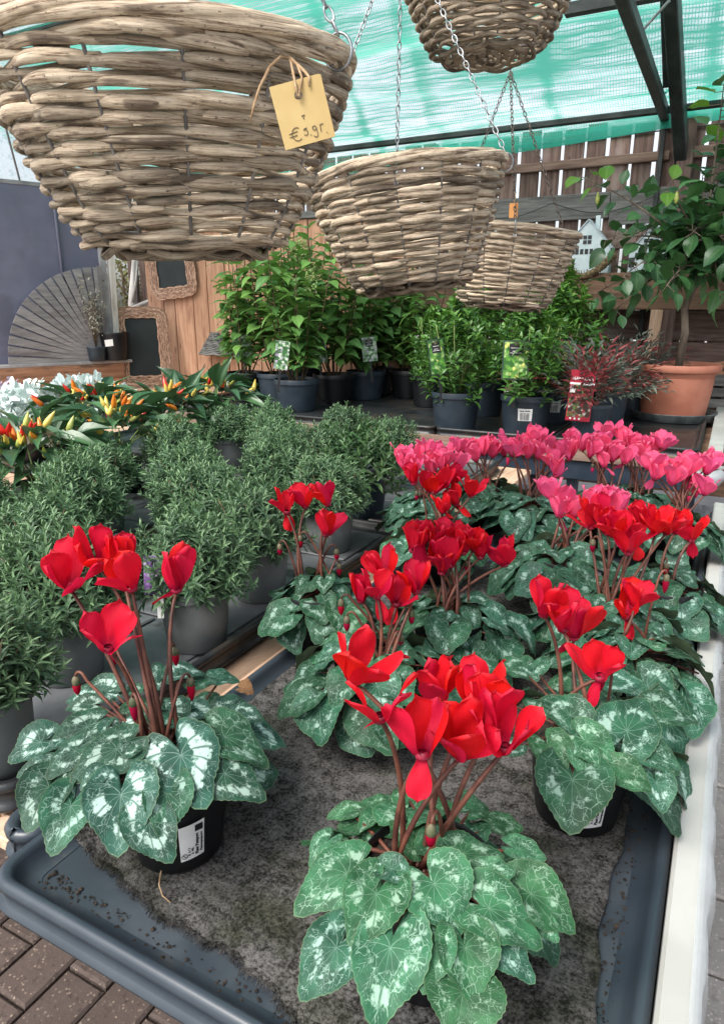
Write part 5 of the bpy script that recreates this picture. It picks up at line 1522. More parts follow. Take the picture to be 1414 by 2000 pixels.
# plant passport labels on the two front pots
def passport(key, ang, z, flip):
    t, pot = CYT[key]
    rad = .062
    lab = curved_label(pot, ang, z, .030, .055, rad, M['white_card'], slope=.13, tilt=.12)
    c, s = math.cos(ang), math.sin(ang)
    def onface(du, dz):      # du along the wall, dz up
        a = ang + du / rad
        r_ = rad + .13 * dz + .0016
        X_ = Vector((-math.sin(a), math.cos(a), 0)); Z_ = Vector((math.cos(a), math.sin(a), -.13)).normalized(); Y_ = Z_.cross(X_)
        p = Vector((r_ * math.cos(a), r_ * math.sin(a), z + dz + .12 * du))
        # text reads up the label
        return Matrix(((Y_.x, -X_.x, Z_.x, p.x), (Y_.y, -X_.y, Z_.y, p.y), (Y_.z, -X_.z, Z_.z, p.z), (0, 0, 0, 1)))
    text('lettering', 'Plantenpaspoort', .0046, onface(.011, -.006), M['black_ink'], lab)
    text('lettering', 'Plant Passport', .0058, onface(.0055, -.006), M['black_ink'], lab, True)
    text('lettering', 'A  NL-', .0042, onface(.0, -.014), M['black_ink'], lab)
    text('lettering', 'B  6 / 3', .0042, onface(-.004, -.014), M['black_ink'], lab)
    if flip:
        b = MB()
        rr = random.Random(5)
        u = -.012
        # barcode bars
        for i in range(16):
            wv = rr.choice((.0004, .0008, .0012))
            mt = onface(-.0095, -.004 + i * .0017)
            vs = [mt @ Vector((x_, y_, .0001)) for x_, y_ in ((0, -.004), (wv, -.004), (wv, .004), (0, .004))]
            b.add(vs, [(0, 1, 2, 3)])
        b.build('barcode', M['black_ink'], lab, smooth=False)
    else:
        mt = onface(.008, .019)
        b = MB(); vs = [mt @ Vector(q) for q in ((-.005, -.005, .0002), (.005, -.005, .0002), (.005, .005, .0002), (-.005, .005, .0002))]; b.add(vs, [(0, 1, 2, 3)])
        b.build('flag', M['black_ink'], lab, smooth=False)
    # ring mark
    mt = onface(-.010, -.019)
    b = MB(); b.tube([mt @ Vector((.0036 * math.cos(i * PI / 8), .0036 * math.sin(i * PI / 8), .0003)) for i in range(16)], .0004, 4, closed=True)
    b.tube([mt @ Vector((-.0022, -.0022, .0003)), mt @ Vector((.0022, .0022, .0003))], .0004, 4)
    b.build('ring_mark', M['black_ink'], lab)
passport('p1', R(-32), .052, False)
passport('p3', R(-62), .050, True)
# a withered leaf and a brown root on the front left plant
DEADM = [c.copy() for c in CYCLEAF['leaf_mid'][:4]]
for c in DEADM: c.materials.clear(); c.materials.append(M['dead_leaf'])
for key, pw, yv, nv, sz_ in DEAD:
    t, pot = CYT[key]
    o = place('withered_leaf', DEADM[len(key + str(sz_)) % 4], None, t, mtx=basis(Vector(pw) - t.location, yv, nv, sz_, sz_ * .9, sz_ * 1.6))
    o['label'] = 'small brown withered leaf at the edge of the rosette'
t, pot = CYT['p1']
m = MB(); m.tube([(.02, -.055, .012), (.028, -.068, .006), (.04, -.075, .002), (.055, -.078, .002)], [.0012, .001, .0008, .0005], 5); m.build('root', M['twine'], t)

# ------------------------------------------------------------------ green shrubs in grey pots
def bush_mesh(seed, rad, h, nsh, L, W, nleaf):
    r_ = np.random.default_rng(seed)
    P, Y, Z, Ls, Ws, To = [], [], [], [], [], []
    ga = PI * (3 - math.sqrt(5))
    for i in range(nsh):
        f = (i + .5) / nsh
        ct = 1 - f * 1.12
        st = math.sqrt(max(0, 1 - ct * ct))
        a = i * ga + r_.normal() * .12
        d = np.array([st * math.cos(a), st * math.sin(a), ct])
        lump = 1 + .13 * math.sin(a * 3 + seed) * st + .09 * math.sin(a * 7 + ct * 5 + seed) + (.16 if r_.random() < .07 else 0)
        tip = d * np.array([rad, rad, h]) * lump * r_.uniform(.86, 1.06)
        ax = d * .75 + np.array([0, 0, .55]) + r_.normal(size=3) * .12
        ax /= np.linalg.norm(ax)
        o = np.cross(ax, [0.3, 0.5, 1.0]); o /= np.linalg.norm(o); q = np.cross(ax, o)
        ln = L * r_.uniform(1.6, 2.2)
        for k in range(nleaf):
            t = (k + r_.uniform(0, .5)) / nleaf
            an = k * 2.4 + r_.normal() * .2
            side = o * math.cos(an) + q * math.sin(an)
            el = 1.25 - .95 * t
            yd = side * math.cos(.5 * PI - el) + ax * (math.sin(.5 * PI - el))
            P.append(tip - ax * ln * (1 - t) ); Y.append(yd + r_.normal(size=3) * .1)
            Z.append(ax * .9 - side * .4)
            sc = (1.0 - .55 * t ** 3)
            Ls.append(L * sc * r_.uniform(.8, 1.15)); Ws.append(W * sc * r_.uniform(.85, 1.15))
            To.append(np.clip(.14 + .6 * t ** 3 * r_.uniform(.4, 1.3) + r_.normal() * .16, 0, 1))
    return leaves_mesh('foliage', P, Y, Z, Ls, Ws, To, LT_NARROW)
BUSH = [bush_mesh(s, .124, .132, 185, .031, .0078, 16) for s in (1, 2, 3)]
LOOSE = bush_mesh(9, .14, .15, 60, .045, .013, 12)
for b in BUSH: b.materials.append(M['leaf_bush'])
LOOSE.materials.append(M['leaf_loose'])
bush_core = MB()
rr = random.Random(6)
for k in range(40):
    a = rr.uniform(0, 6.28); r0 = rr.uniform(0, .02); r1 = rr.uniform(.03, .10)
    bush_core.tube([(r0 * math.cos(a), r0 * math.sin(a), .10), (r1 * .6 * math.cos(a), r1 * .6 * math.sin(a), .17), (r1 * math.cos(a), r1 * math.sin(a), .17 + rr.uniform(.02, .08))], [.002, .0016, .001], 4)
CORE = bush_core.mesh('stems'); CORE.materials.append(M['bark_brown'])
BL = [(-.90, .975, 1.0, 'rounded green shrub in a clean grey pot directly behind the front left red cyclamen'),
      (-1.03, .765, 1.0, 'rounded green shrub whose pot stands just left of the front red flowers'),
      (-.905, .515, .95, 'rounded green shrub cut by the left picture edge nearest the camera'),
      (-.93, 1.235, 1.0, 'rounded green shrub in a spattered grey pot left of the small red cyclamen'),
      (-1.50, 1.20, 1.05, 'rounded green shrub with its black pot rim showing in the second row'),
      (-.95, 1.60, 1.0, 'rounded green shrub behind the small red cyclamen on the tray rim'),
      (-1.36, 1.50, 1.05, 'rounded green shrub in the middle of the left bench'),
      (-1.72, 1.82, 1.0, 'rounded green shrub directly in front of the ornamental peppers'),
      (-1.40, 2.02, 1.05, 'rounded green shrub at the rear row centre beside a pale blue tag'),
      (-1.09, 2.30, .9, 'small green shrub at the far end near the pink cyclamens'),
      (-1.20, 1.72, 1.0, 'rounded green shrub in the third row right of the middle one'),
      (-1.30, .93, 1.0, 'rounded green shrub at the left edge behind the nearest ones'),
      (-1.17, 1.33, 1.0, 'rounded green shrub tucked between the two front rows'),
      (-1.62, 2.28, 1.0, 'rounded green shrub at the far end in front of the empty tray'),
      (-1.86, 2.30, 1.0, 'rounded green shrub at the far end beside the tallest pepper plant'),
      (-1.36, 2.42, 1.0, 'rounded green shrub at the far end centre in front of the wooden bench edge'),
      (-1.62, .98, 1.05, 'rounded green shrub at the left picture edge in the second row'),
      (-1.66, 1.42, 1.0, 'rounded green shrub at the left in front of the orange peppers'),
      (-1.22, 2.02, .95, 'rounded green shrub at the rear row right of the blue tag')]
proto = None
for i, (x, y, sc, label) in enumerate(BL):
    t = thing('potted_shrub', (x, y, TZ + .0065), label, 'shrub', 'rounded green shrubs in grey pots')
    pot_parts(t, .150, .118, .135, M['pot_grey'] if i != 4 else M['pot_black'], rimh=.02)
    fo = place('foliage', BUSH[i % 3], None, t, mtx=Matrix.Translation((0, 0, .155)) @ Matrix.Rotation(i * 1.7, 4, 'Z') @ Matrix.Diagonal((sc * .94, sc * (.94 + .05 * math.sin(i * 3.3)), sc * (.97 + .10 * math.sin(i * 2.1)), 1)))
    fo['kind'] = 'stuff'
    st = place('stems', CORE, None, t); st['kind'] = 'stuff'
t = thing('potted_shrub', (-1.0, 1.90, TZ + .0065), 'looser shrub with larger narrow leaves in a slate pot beside the pink cyclamens', 'shrub')
pot_parts(t, .165, .13, .15, M['pot_slate'])
place('foliage', LOOSE, None, t, (0, 0, .165))['kind'] = 'stuff'
# lilac picture labels stuck in two shrub pots
for (x, y, z, rz, lbl) in ((-.90, .885, .965, .5, 'small plant label with lilac flower picture in the shrub pot behind the front cyclamen'), (-.915, 1.535, .93, .4, 'small plant label with lilac flower picture behind the small red cyclamen')):
    tg = thing('plant_label', (x, y, z), lbl, 'plant tag', 'lilac picture labels', rot=(R(-12), 0, rz))
    m = MB(); m.box((-.03, -.0006, -.035), (.03, .0006, .04), .0004); m.build('card', M['pic_lilac'], tg, smooth=False)
    m = MB(); m.box((-.006, -.0006, -.08), (.006, .0006, -.035)); m.build('stick', M['white_card'], tg, smooth=False)
tg = thing('plant_label', (-1.44, 2.16, .985), 'pale blue plant label lying among the rear shrubs', 'plant tag', rot=(R(-50), 0, .3))
m = MB(); m.box((-.035, -.0008, -.03), (.035, .0008, .03), .0005); m.build('card', gen('card_blue', (.42, .62, .68), (.5, .68, .72), 10, .5, 0), tg, smooth=False)
m = MB(); m.box((-.006, -.0008, -.09), (.006, .0008, -.03)); m.build('stick', M['white_card'], tg, smooth=False)

# ------------------------------------------------------------------ ornamental peppers
lm = MB()
def big_leaf(name, shape, fold, curl, wav=0.0, seed=0):
    r_ = random.Random(seed)
    k = len(shape)
    vs, uv, fs = [], [], []
    for i, wd in enumerate(shape):
        t = i / (k - 1)
        for j in range(5):
            s = -1 + j * .5
            vs.append((s * wd * .5, t, -curl * t * t + abs(s) * wd * fold + wav * math.sin(t * 9 + s * 2 + seed) * abs(s)))
            uv.append((.5 + s / 2, t))
    for i in range(k - 1):
        for j in range(4):
            a = i * 5 + j; fs.append((a, a + 1, a + 6, a + 5))
    m = MB(); m.add(vs, fs, uv)
    for q in range(len(vs)): m.tone[q] = 0.0
    m.tone = [(.12, .5, .28, .75, .2, .42, .6)[seed % 7]] * len(vs)
    return m.mesh(name, True, tone=True)
PEPL = [big_leaf('leaf', (.03, .28, .40, .36, .22, .08, .0), .35, .2 + .12 * s, .02, s) for s in range(5)]
for b in PEPL: b.materials.append(M['leaf_pepper'])
PEP = {}
pm_ = MB(); pm_.lathe([(.0006, .0), (.006, .002), (.0088, .010), (.0082, .022), (.0055, .036), (.002, .046), (.0003, .05)], 10)
for mk in ('pep_red', 'pep_orange', 'pep_yellow', 'pep_lime'):
    me = pm_.mesh('pepper'); me.materials.append(M[mk]); PEP[mk] = me
PPL = [(-1.90, 1.38, 1.15, 'ornamental pepper plant with orange and yellow fruits cut by the left picture edge'), (-1.97, 1.80, 1.15, 'ornamental pepper plant with broad leaves and few red fruits, middle of the left ones'),
       (-2.12, 2.24, 1.15, 'ornamental pepper plant behind the rounded shrubs with red and yellow fruits'), (-2.18, 2.60, 1.2, 'tallest ornamental pepper with orange fruits next to the tall shrubs'),
       (-2.40, 2.05, 1.2, 'ornamental pepper plant in front of the silver foliage')]
for i, (x, y, sc, label) in enumerate(PPL):
    r_ = random.Random(60 + i)
    t = thing('potted_pepper', (x, y, TZ + .004), label, 'pepper plant', 'ornamental pepper plants')
    pot_parts(t, .15, .118, .135, M['pot_black'])
    m = MB()
    for k in range(8):
        a = k * .8 + r_.uniform(-.3, .3)
        m.tube([(0, 0, .12), (.05 * math.cos(a), .05 * math.sin(a), .19), (.10 * sc * math.cos(a), .10 * sc * math.sin(a), .21 + r_.uniform(-.01, .05))], [.004, .003, .002], 5)
    m.build('stems', M['stem_green'], t)
    for k in range(74):
        a = k * 2.4 + r_.uniform(-.3, .3)
        f = (k + .5) / 74
        rr_ = (.02 + .13 * math.sqrt(f)) * sc
        z = .25 * sc - .12 * f * f + r_.uniform(-.03, .025)
        el = r_.uniform(.05, 1.15) * (1 - f * .75)
        d = Vector((math.cos(a) * math.cos(el), math.sin(a) * math.cos(el), math.sin(el)))
        up = (Vector((0, 0, 1)) - d * .3 + Vector((r_.gauss(0, .3), r_.gauss(0, .3), 0))).normalized()
        L_ = r_.uniform(.09, .15) * sc
        place('leaf', r_.choice(PEPL), None, t, mtx=basis((rr_ * math.cos(a), rr_ * math.sin(a), z), d, up, L_ * .95, L_, L_))
    for k in range(28):
        a = r_.uniform(0, 6.28); rr_ = r_.uniform(.01, .17) * sc
        d = (Vector((math.cos(a) * .5, math.sin(a) * .5, 1)) + Vector((r_.gauss(0, .3), r_.gauss(0, .3), 0))).normalized()
        p = Vector((rr_ * math.cos(a), rr_ * math.sin(a), .27 * sc - rr_ * .35 + r_.uniform(-.02, .03)))
        s = r_.uniform(.75, 1.25)
        mk = r_.choice(('pep_red', 'pep_orange', 'pep_yellow', 'pep_yellow', 'pep_lime', 'pep_orange'))
        for q in range(r_.choice((1, 1, 2))):
            d2 = (d + Vector((r_.gauss(0, .35), r_.gauss(0, .35), 0))).normalized()
            place('pepper', PEP[mk], None, t, mtx=Matrix.Translation(p) @ d2.to_track_quat('Z', 'Y').to_matrix().to_4x4() @ Matrix.Diagonal((s, s, s, 1)))
# silver foliage plants and a lilac flowering plant behind
for i, (x, y, label) in enumerate([(-2.66, 1.95, 'silver-white felted foliage plant left of the peppers'), (-2.80, 2.36, 'silver-white felted foliage plant behind the peppers near the side bench')]):
    t = thing('potted_silverleaf', (x, y, TZ + .004), label, 'silver plant', 'silver foliage plants')
    pot_parts(t, .17, .13, .15, M['pot_black'])
    place('foliage', blob_foliage('foliage', M['leaf_silver'], [(0, 0, .22, .17, .72), (.1, .05, .23, .11, .7), (-.1, .04, .22, .12, .7), (0, -.1, .21, .11, .7)], 1500, .045, .026, 70 + i, LT_ROUND), M['leaf_silver'], t)['kind'] = 'stuff'
t = thing('potted_flower', (-2.98, 2.02, TZ + .004), 'pale lilac flowering plant at the left picture edge behind the peppers', 'flower')
pot_parts(t, .17, .13, .15, M['pot_black'])
place('foliage', blob_foliage('foliage', M['flower_lilac'], [(0, 0, .24, .14, .8), (.08, 0, .26, .10, .7), (-.08, .02, .25, .10, .7)], 900, .03, .02, 77, LT_ROUND), M['flower_lilac'], t)['kind'] = 'stuff'

# ------------------------------------------------------------------ hydrangeas on the far bench
HYL = [big_leaf('leaf', (.04, .45, .62, .58, .38, .14, .0), .12, .08 + .07 * s, .03, 20 + s) for s in range(6)]
for b in HYL: b.materials.append(M['leaf_hyd'])
PICS = {}
def plant_tag(parent_loc, w_, h_, mat, label, rot, header=None, body=None, name='plant_tag', hdr_mat='black_ink'):
    t = thing(name, parent_loc, label, 'plant tag', 'picture tags on the shrubs', rot=rot)
    dk = mat is M['pic_green']
    m = MB(); m.box((-w_ / 2, -.0015, 0), (w_ / 2, .0015, h_), .0008); c = m.build('card', M['tag_dark'] if dk else M['white_card'], t, smooth=False)
    m = MB()
    kx, kz = (.44, .04) if dk else (.495, .005)
    m.box((-w_ * kx, -.0025, h_ * kz), (w_ * kx, -.0016, h_ * (1 - kz))); m.build('print', mat, t, smooth=False)
    if header:
        m = MB(); m.box((-w_ * .26, -.0034, h_ * .62), (w_ * .26, -.0027, h_ * .92)); m.build('header', M[hdr_mat], t, smooth=False)
        m = MB(); m.box((-w_ * .09, -.0040, h_ * .86), (w_ * .09, -.0034, h_ * .96)); m.build('emblem', M['calyx'], t, smooth=False)
        m = MB()
        for (a_, b_, z_) in ((-.2, .18, .80), (-.14, .10, .72), (-.22, .2, .675)): m.box((w_ * a_, -.0040, h_ * z_), (w_ * b_, -.0034, h_ * (z_ + .012)))
        m.build('print_lines', M['white_card'], t, smooth=False)
    m = MB(); m.box((-.008, -.001, -.14), (.008, .001, .0)); m.build('stick', M['black_ink'], t, smooth=False)
    return t
HP = [(-3.0, 3.93, .95, .0, 'leftmost tall leafy shrub in a low black pot in front of the orange planks'), (-2.42, 3.70, .98, .1, 'tall leafy shrub in the nearest black pot of its row with a pale tag'),
      (-2.76, 3.98, 1.05, .2, 'tall leafy shrub with budding flower heads behind the nearest of its row'), (-2.38, 4.10, .98, .3, 'tall leafy shrub third along the tray edge'),
      (-2.30, 4.42, .9, .4, 'tall leafy shrub fourth along the tray edge with a black-headed tag'), (-2.36, 4.70, .85, .5, 'tall leafy shrub last but one along the tray edge'),
      (-2.05, 4.62, .8, .55, 'shorter leafy shrub last along the tray edge beside the empty tray'), (-2.85, 4.45, 1.02, .6, 'tall leafy shrub against the orange planks')]
for i, (x, y, hh, _, label) in enumerate(HP):
    r_ = random.Random(200 + i)
    t = thing('potted_hydrangea', (x, y, FZ), label, 'shrub', 'tall leafy shrubs on the far bench')
    d_ = .29 if i else .27
    pot_parts(t, d_, d_ * .78, .20, M['pot_black'] if i % 3 == 0 else M['pot_slate'], rimh=.03, soil_drop=.02)
    m = MB()
    lf = 0
    flo = []
    for k in range(10):
        a = k * 2 * PI / 10 + r_.uniform(-.3, .3)
        sp = r_.uniform(.08, .28)
        top = Vector((sp * math.cos(a), sp * math.sin(a), (hh + .0) * r_.uniform(.74, 1.14) + .02))
        b0 = Vector((.04 * math.cos(a), .04 * math.sin(a), .18))
        c1 = Vector((sp * .75 * math.cos(a), sp * .75 * math.sin(a), top.z * .5))
        pts = [b0 * (1 - q) ** 2 + c1 * 2 * q * (1 - q) + top * q * q for q in [j / 8 for j in range(9)]]
        m.tube(pts, [.0055 - .0028 * j / 8 for j in range(9)], 5)
        nn = 14
        for j in range(nn):
            q = .24 + .76 * j / (nn - 1)
            p = b0 * (1 - q) ** 2 + c1 * 2 * q * (1 - q) + top * q * q
            for s in (0, 1):
                an = j * PI / 2 + s * PI + a + r_.uniform(-.35, .35)
                el = r_.uniform(-.45, .35) + .45 * (q > .9)
                d = Vector((math.cos(an) * math.cos(el), math.sin(an) * math.cos(el), math.sin(el)))
                up = (Vector((0, 0, 1)) - d * d.z + Vector((r_.gauss(0, .22), r_.gauss(0, .22), 0))).normalized()
                L_ = r_.uniform(.095, .15) * (1.0 if q < .92 else .75)
                if lf < 290:
                    place('leaf', r_.choice(HYL), None, t, mtx=basis(p + d * .012, d, up, L_ * .95, L_, L_))
                    lf += 1
        if i in (1, 2) and k < 3: flo.append(top)
    m.build('stems', M['bark_brown'] , t)
    for p in flo:
        me = blob_foliage('flower_head', M['flower_cream'], [(0, 0, 0, .045, 1.3), (0, 0, .06, .025, 1.2)], 160, .014, .012, 300 + i, LT_ROUND)
        o = place('flower_head', me, M['flower_cream'], t, p + Vector((0, 0, .02))); o['kind'] = 'stuff'
plant_tag((-2.42, 3.52, FZ + .27), .085, .17, M['pic_pale'], 'pale picture tag with white blooms on the nearest tall shrub', (R(-3), R(8), .5))
plant_tag((-2.42, 3.99, FZ + .28), .10, .15, M['pic_pale'], 'pale green picture tag third along the tall shrubs', (R(-3), R(-4), .55))
plant_tag((-2.17, 4.24, FZ + .28), .10, .16, M['pic_pale'], 'pale picture tag with a black header among the tall shrubs', (R(-3), R(-5), .55), header='HYDRANGEA')
plant_tag((-2.95, 3.86, FZ + .30), .13, .15, M['pic_pale'], 'pale picture tag half hidden on the leftmost tall shrub', (R(-3), R(-6), .6))

# ------------------------------------------------------------------ glossy laurels on the far bench
def laurel_mesh(seed, rad, z0, z1, n):
    r_ = np.random.default_rng(seed)
    P, Y, Z, Ls, Ws, To = [], [], [], [], [], []
    for i in range(n):
        a = r_.uniform(0, 6.28); rr_ = rad * math.sqrt(r_.uniform(.0, 1)); z = r_.uniform(0, 1)
        prof = math.sin(PI * min(1, .25 + .75 * z) ** .9) ** .5
        tip = np.array([rr_ * prof * math.cos(a), rr_ * prof * math.sin(a), z0 + (z1 - z0) * z ** .8 * (1 - .25 * (rr_ / rad) ** 2)])
        ax = np.array([math.cos(a) * .55 * rr_ / rad, math.sin(a) * .55 * rr_ / rad, 1.0]) + r_.normal(size=3) * .2
        ax /= np.linalg.norm(ax)
        o = np.cross(ax, [.3, .5, 1]); o /= np.linalg.norm(o); q = np.cross(ax, o)
        for k in range(9):
            t = k / 8
            an = k * 2.4 + r_.normal() * .2
            side = o * math.cos(an) + q * math.sin(an)
            yd = side * (1 - .55 * t) + ax * (.15 + .55 * t)
            P.append(tip - ax * .07 * (1 - t)); Y.append(yd); Z.append(ax - side * .2)
            Ls.append(r_.uniform(.045, .075) * (1 - .35 * t)); Ws.append(r_.uniform(.016, .024))
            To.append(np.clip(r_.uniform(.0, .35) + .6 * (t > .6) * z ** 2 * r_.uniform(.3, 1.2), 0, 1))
    return leaves_mesh('foliage', P, Y, Z, Ls, Ws, To, LT_LANCE)
LAU = [laurel_mesh(s, .23, .22, .80, 150) for s in (31, 32, 33)]
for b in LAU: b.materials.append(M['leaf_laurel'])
def bar_label(pot, ang, z, rad):
    lab = curved_label(pot, ang, z, .07, .062, rad, M['white_card'], slope=.15)
    b = MB(); rr = random.Random(9)
    for i in range(13):
        a = ang + (-.024 + i * .0036) / rad
        wv = rr.choice((.0008, .0013, .002)) / rad
        r_ = rad + .0022
        vs = [(r_ * math.cos(q), r_ * math.sin(q), z + dz - .006) for q, dz in ((a, -.02), (a + wv, -.02), (a + wv, .018), (a, .018))]
        b.add(vs, [(0, 1, 2, 3)])
    b.build('barcode', M['black_ink'], lab, smooth=False)
    b = MB()
    for (q0, q1) in ((-.026, -.016), (-.0145, -.006), (-.001, .010), (.0115, .024)):
        b.add([((rad + .0045) * math.cos(ang + q / rad), (rad + .0045) * math.sin(ang + q / rad), z + dz) for q, dz in ((q0, .017), (q1, .017), (q1, .0215), (q0, .0215))], [(0, 1, 2, 3)])
    b.build('print_lines', M['black_ink'], lab, smooth=False)
SP = [(-1.27, 3.49, .92, 'glossy laurel in the nearest blue-grey pot at the edge of the empty tray'), (-1.30, 4.06, 1.0, 'glossy laurel behind the left laurel, between two tagged ones'),
      (-.90, 3.53, .95, 'glossy laurel in the barcoded pot with the big picture tag'), (-.85, 4.0, 1.12, 'tallest glossy laurel behind the barcoded pot'),
      (-1.74, 4.28, .82, 'small laurel in a black pot at the back of the empty tray'), (-1.02, 4.5, .98, 'glossy laurel at the back behind the other laurels')]
for i, (x, y, sc, label) in enumerate(SP):
    r_ = random.Random(400 + i)
    t = thing('potted_laurel', (x, y, FZ), label, 'laurel', 'glossy laurels on the far bench')
    pt_ = pot_parts(t, .265, .215, .205, M['pot_slate'] if i != 4 else M['pot_black'], rimh=.03, soil_drop=.02)
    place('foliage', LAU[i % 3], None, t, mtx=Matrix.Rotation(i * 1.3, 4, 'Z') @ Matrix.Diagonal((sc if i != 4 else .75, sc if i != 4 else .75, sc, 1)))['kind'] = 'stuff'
    m = MB()
    for k in range(9):
        a = k * .7; r1 = r_.uniform(.05, .16)
        m.tube([(.02 * math.cos(a), .02 * math.sin(a), .18), (r1 * .5 * math.cos(a), r1 * .5 * math.sin(a), .3), (r1 * math.cos(a), r1 * math.sin(a), .55)], [.006, .005, .003], 5)
    m.build('stems', M['stem_green'], t)
    if i == 2: bar_label(pt_, R(-77), .115, .122)
    if i == 3: bar_label(pt_, R(-82), .10, .120)
plant_tag((-1.32, 3.36, FZ + .30), .085, .18, M['pic_green'], 'narrow leafy picture tag leaning on the left laurel', (R(-4), R(-8), .62), header='SKIMMIA')
plant_tag((-.93, 3.385, FZ + .29), .13, .19, M['pic_green'], 'large leafy picture tag with a black header on the barcoded laurel', (R(-3), 0, .28), header='PRUNUS')
plant_tag((-1.20, 3.95, FZ + .30), .10, .16, M['pic_green'], 'leafy picture tag between the two left laurels', (R(-3), R(5), .4))
plant_tag((-.80, 3.80, FZ + .32), .13, .15, M['pic_green'], 'leafy picture tag on the tallest laurel', (R(-3), R(4), .3))

# ------------------------------------------------------------------ nandinas
def nandina(loc, sc, seed, label, red):
    t = thing('potted_nandina', loc, label, 'nandina', 'reddish nandinas on the far bench')
    p_ = pot_parts(t, .20, .16, .175, M['pot_slate'], rimh=.02)
    r_ = np.random.default_rng(seed)
    m = MB()
    for which, mat, frac in (('foliage', M['leaf_nandina'], .62), ('red_foliage', M['leaf_nandred'], .38)):
        P, Y, Z, Ls, Ws, To = [], [], [], [], [], []
        for i in range(int(75 * (frac if red else (.85 if which == 'foliage' else .15)))):
            a = r_.uniform(0, 6.28); el = r_.uniform(.15, 1.2)
            d = np.array([math.cos(a) * math.cos(el), math.sin(a) * math.cos(el), math.sin(el)])
            L0 = sc * r_.uniform(.18, .34)
            base = np.array([0, 0, .17])
            tip = base + d * L0 * np.array([1.05, 1.05, .95])
            if which == 'foliage' and i % 3 == 0: m.tube([tuple(base), tuple(base + d * L0 * .5 + np.array([0, 0, .03])), tuple(tip)], [.0025, .002, .001], 4)
            o = np.cross(d, [0, 0, 1.0]); o /= np.linalg.norm(o); q = np.cross(o, d)
            for k in range(14):
                s = .45 + .6 * k / 13
                side = o * (1 if k % 2 else -1) * (1 - .3 * s) + q * r_.normal() * .25
                pp = base + d * L0 * s + side * sc * r_.uniform(.0, .05)
                P.append(pp); Y.append(side * .8 + d * .8 + r_.normal(size=3) * .15); Z.append(q + r_.normal(size=3) * .2)
                Ls.append(sc * r_.uniform(.03, .055)); Ws.append(sc * r_.uniform(.009, .014)); To.append(r_.uniform(0, 1))
        o_ = place(which, leaves_mesh(which, P, Y, Z, Ls, Ws, To, LT_LANCE), mat, t); o_['kind'] = 'stuff'
    m.build('stems', M['bark_brown'], t)
    return t, p_
nandina((-.58, 3.57, FZ), 1.05, 41, 'front reddish nandina carrying the big red tag', True)
nandina((-.57, 4.10, FZ), 1.0, 42, 'second nandina with crimson leaves behind the front one', True)
nandina((-.50, 4.48, FZ), 1.05, 43, 'rear darker nandina beside the terracotta pot', False)
for (x, y, z, w_, h_, rot, lbl, big) in [(-.62, 3.435, FZ + .10, .115, .245, (R(-4), R(3), .25), 'tall red NANDINA picture tag hung on the front grey pot', True), (-.50, 4.0, FZ + .20, .08, .12, (R(-4), R(3), .25), 'small red tag on the second nandina', False)]:
    t = thing('plant_tag', (x, y, z), lbl, 'plant tag', 'red nandina tags', rot=rot)
    m = MB(); m.box((-w_ / 2, -.0015, 0), (w_ / 2, .0015, h_), .0008); m.build('card', M['red_card'], t, smooth=False)
    m = MB(); m.box((-w_ * .46, -.0025, h_ * .08), (w_ * .46, -.0016, h_ * .72)); m.build('print', M['pic_red'], t, smooth=False)
    m = MB(); m.box((-w_ * .5, -.0028, h_ * .715), (w_ * .5, -.0018, h_ * .755)); m.build('white_line', M['white_card'], t, smooth=False)
    text('lettering', 'NANDINA', w_ * .185, Matrix.Translation((0, -.0032, h_ * .83)) @ Matrix.Rotation(PI / 2, 4, 'X'), M['white_card'], t, True)
    for k in range(3):
        m = MB(); m.lathe([(.0055, 0), (.0045, .0006)], 10, cap0=True, cap1=True)
        o = m.build('dot', M['white_card'], t, loc=(w_ * (-.3 + k * .18), -.0018, h_ * .045)); o.rotation_euler = (PI / 2, 0, 0)
    m = MB(); m.box((-w_ * .46, -.0034, h_ * .55), (-w_ * .26, -.0027, h_ * .68)); m.build('white_box', M['white_card'], t, smooth=False)

# ------------------------------------------------------------------ citrus tree in terracotta pot
ct = thing('citrus_tree', (-.258, 4.44, FZ), 'broad-leaved citrus tree on a bare trunk in a terracotta pot', 'tree')
m = MB(); m.lathe([(0.172, 0.024), (0.176, 0.026), (0.194, 0.166), (0.200, 0.246), (0.197, 0.248), (0.209, 0.278), (0.225, 0.282), (0.230, 0.290), (0.230, 0.314), (0.225, 0.322), (0.213, 0.322), (0.209, 0.314), (0.206, 0.278)], 48, cap0=True)
pt_ = m.build('pot', M['terracotta'], ct); pt_.data.set_sharp_from_angle(angle=R(40))
m = MB(); m.lathe([(.206, .275), (.14, .281), (.001, .284)], 40); m.build('soil', M['soil'], ct)
sa = thing('pot_saucer', (-.258, 4.44, FZ + .001), 'grey zinc saucer under the terracotta pot', 'saucer')
m = MB(); m.lathe([(.215, .0), (.23, .004), (.238, .045), (.242, .05), (.238, .05), (.233, .044), (.22, .012), (.001, .010)], 48, cap0=True); m.build('dish', M['zinc'], sa)
rb = random.Random(77)
CIT = [big_leaf('leaf', (.05, .46, .64, .68, .58, .34, .0), .14, .12 + .09 * s, .03, 40 + s) for s in range(6)]
for b in CIT: b.materials.append(M['leaf_citrus'])
CITN = [b.copy() for b in CIT[:3]]
for b in CITN: b.materials.clear(); b.materials.append(M['leaf_citrus_new'])
m = MB()
tp = [(0, 0, .27), (.012, .0, .50), (-.008, .01, .62), (.03, .0, .78), (.05, 0, .92)]
m.tube(tp, [.024, .021, .020, .020, .018], 10)
m.build('trunk', M['bark'], ct)
limbs = []
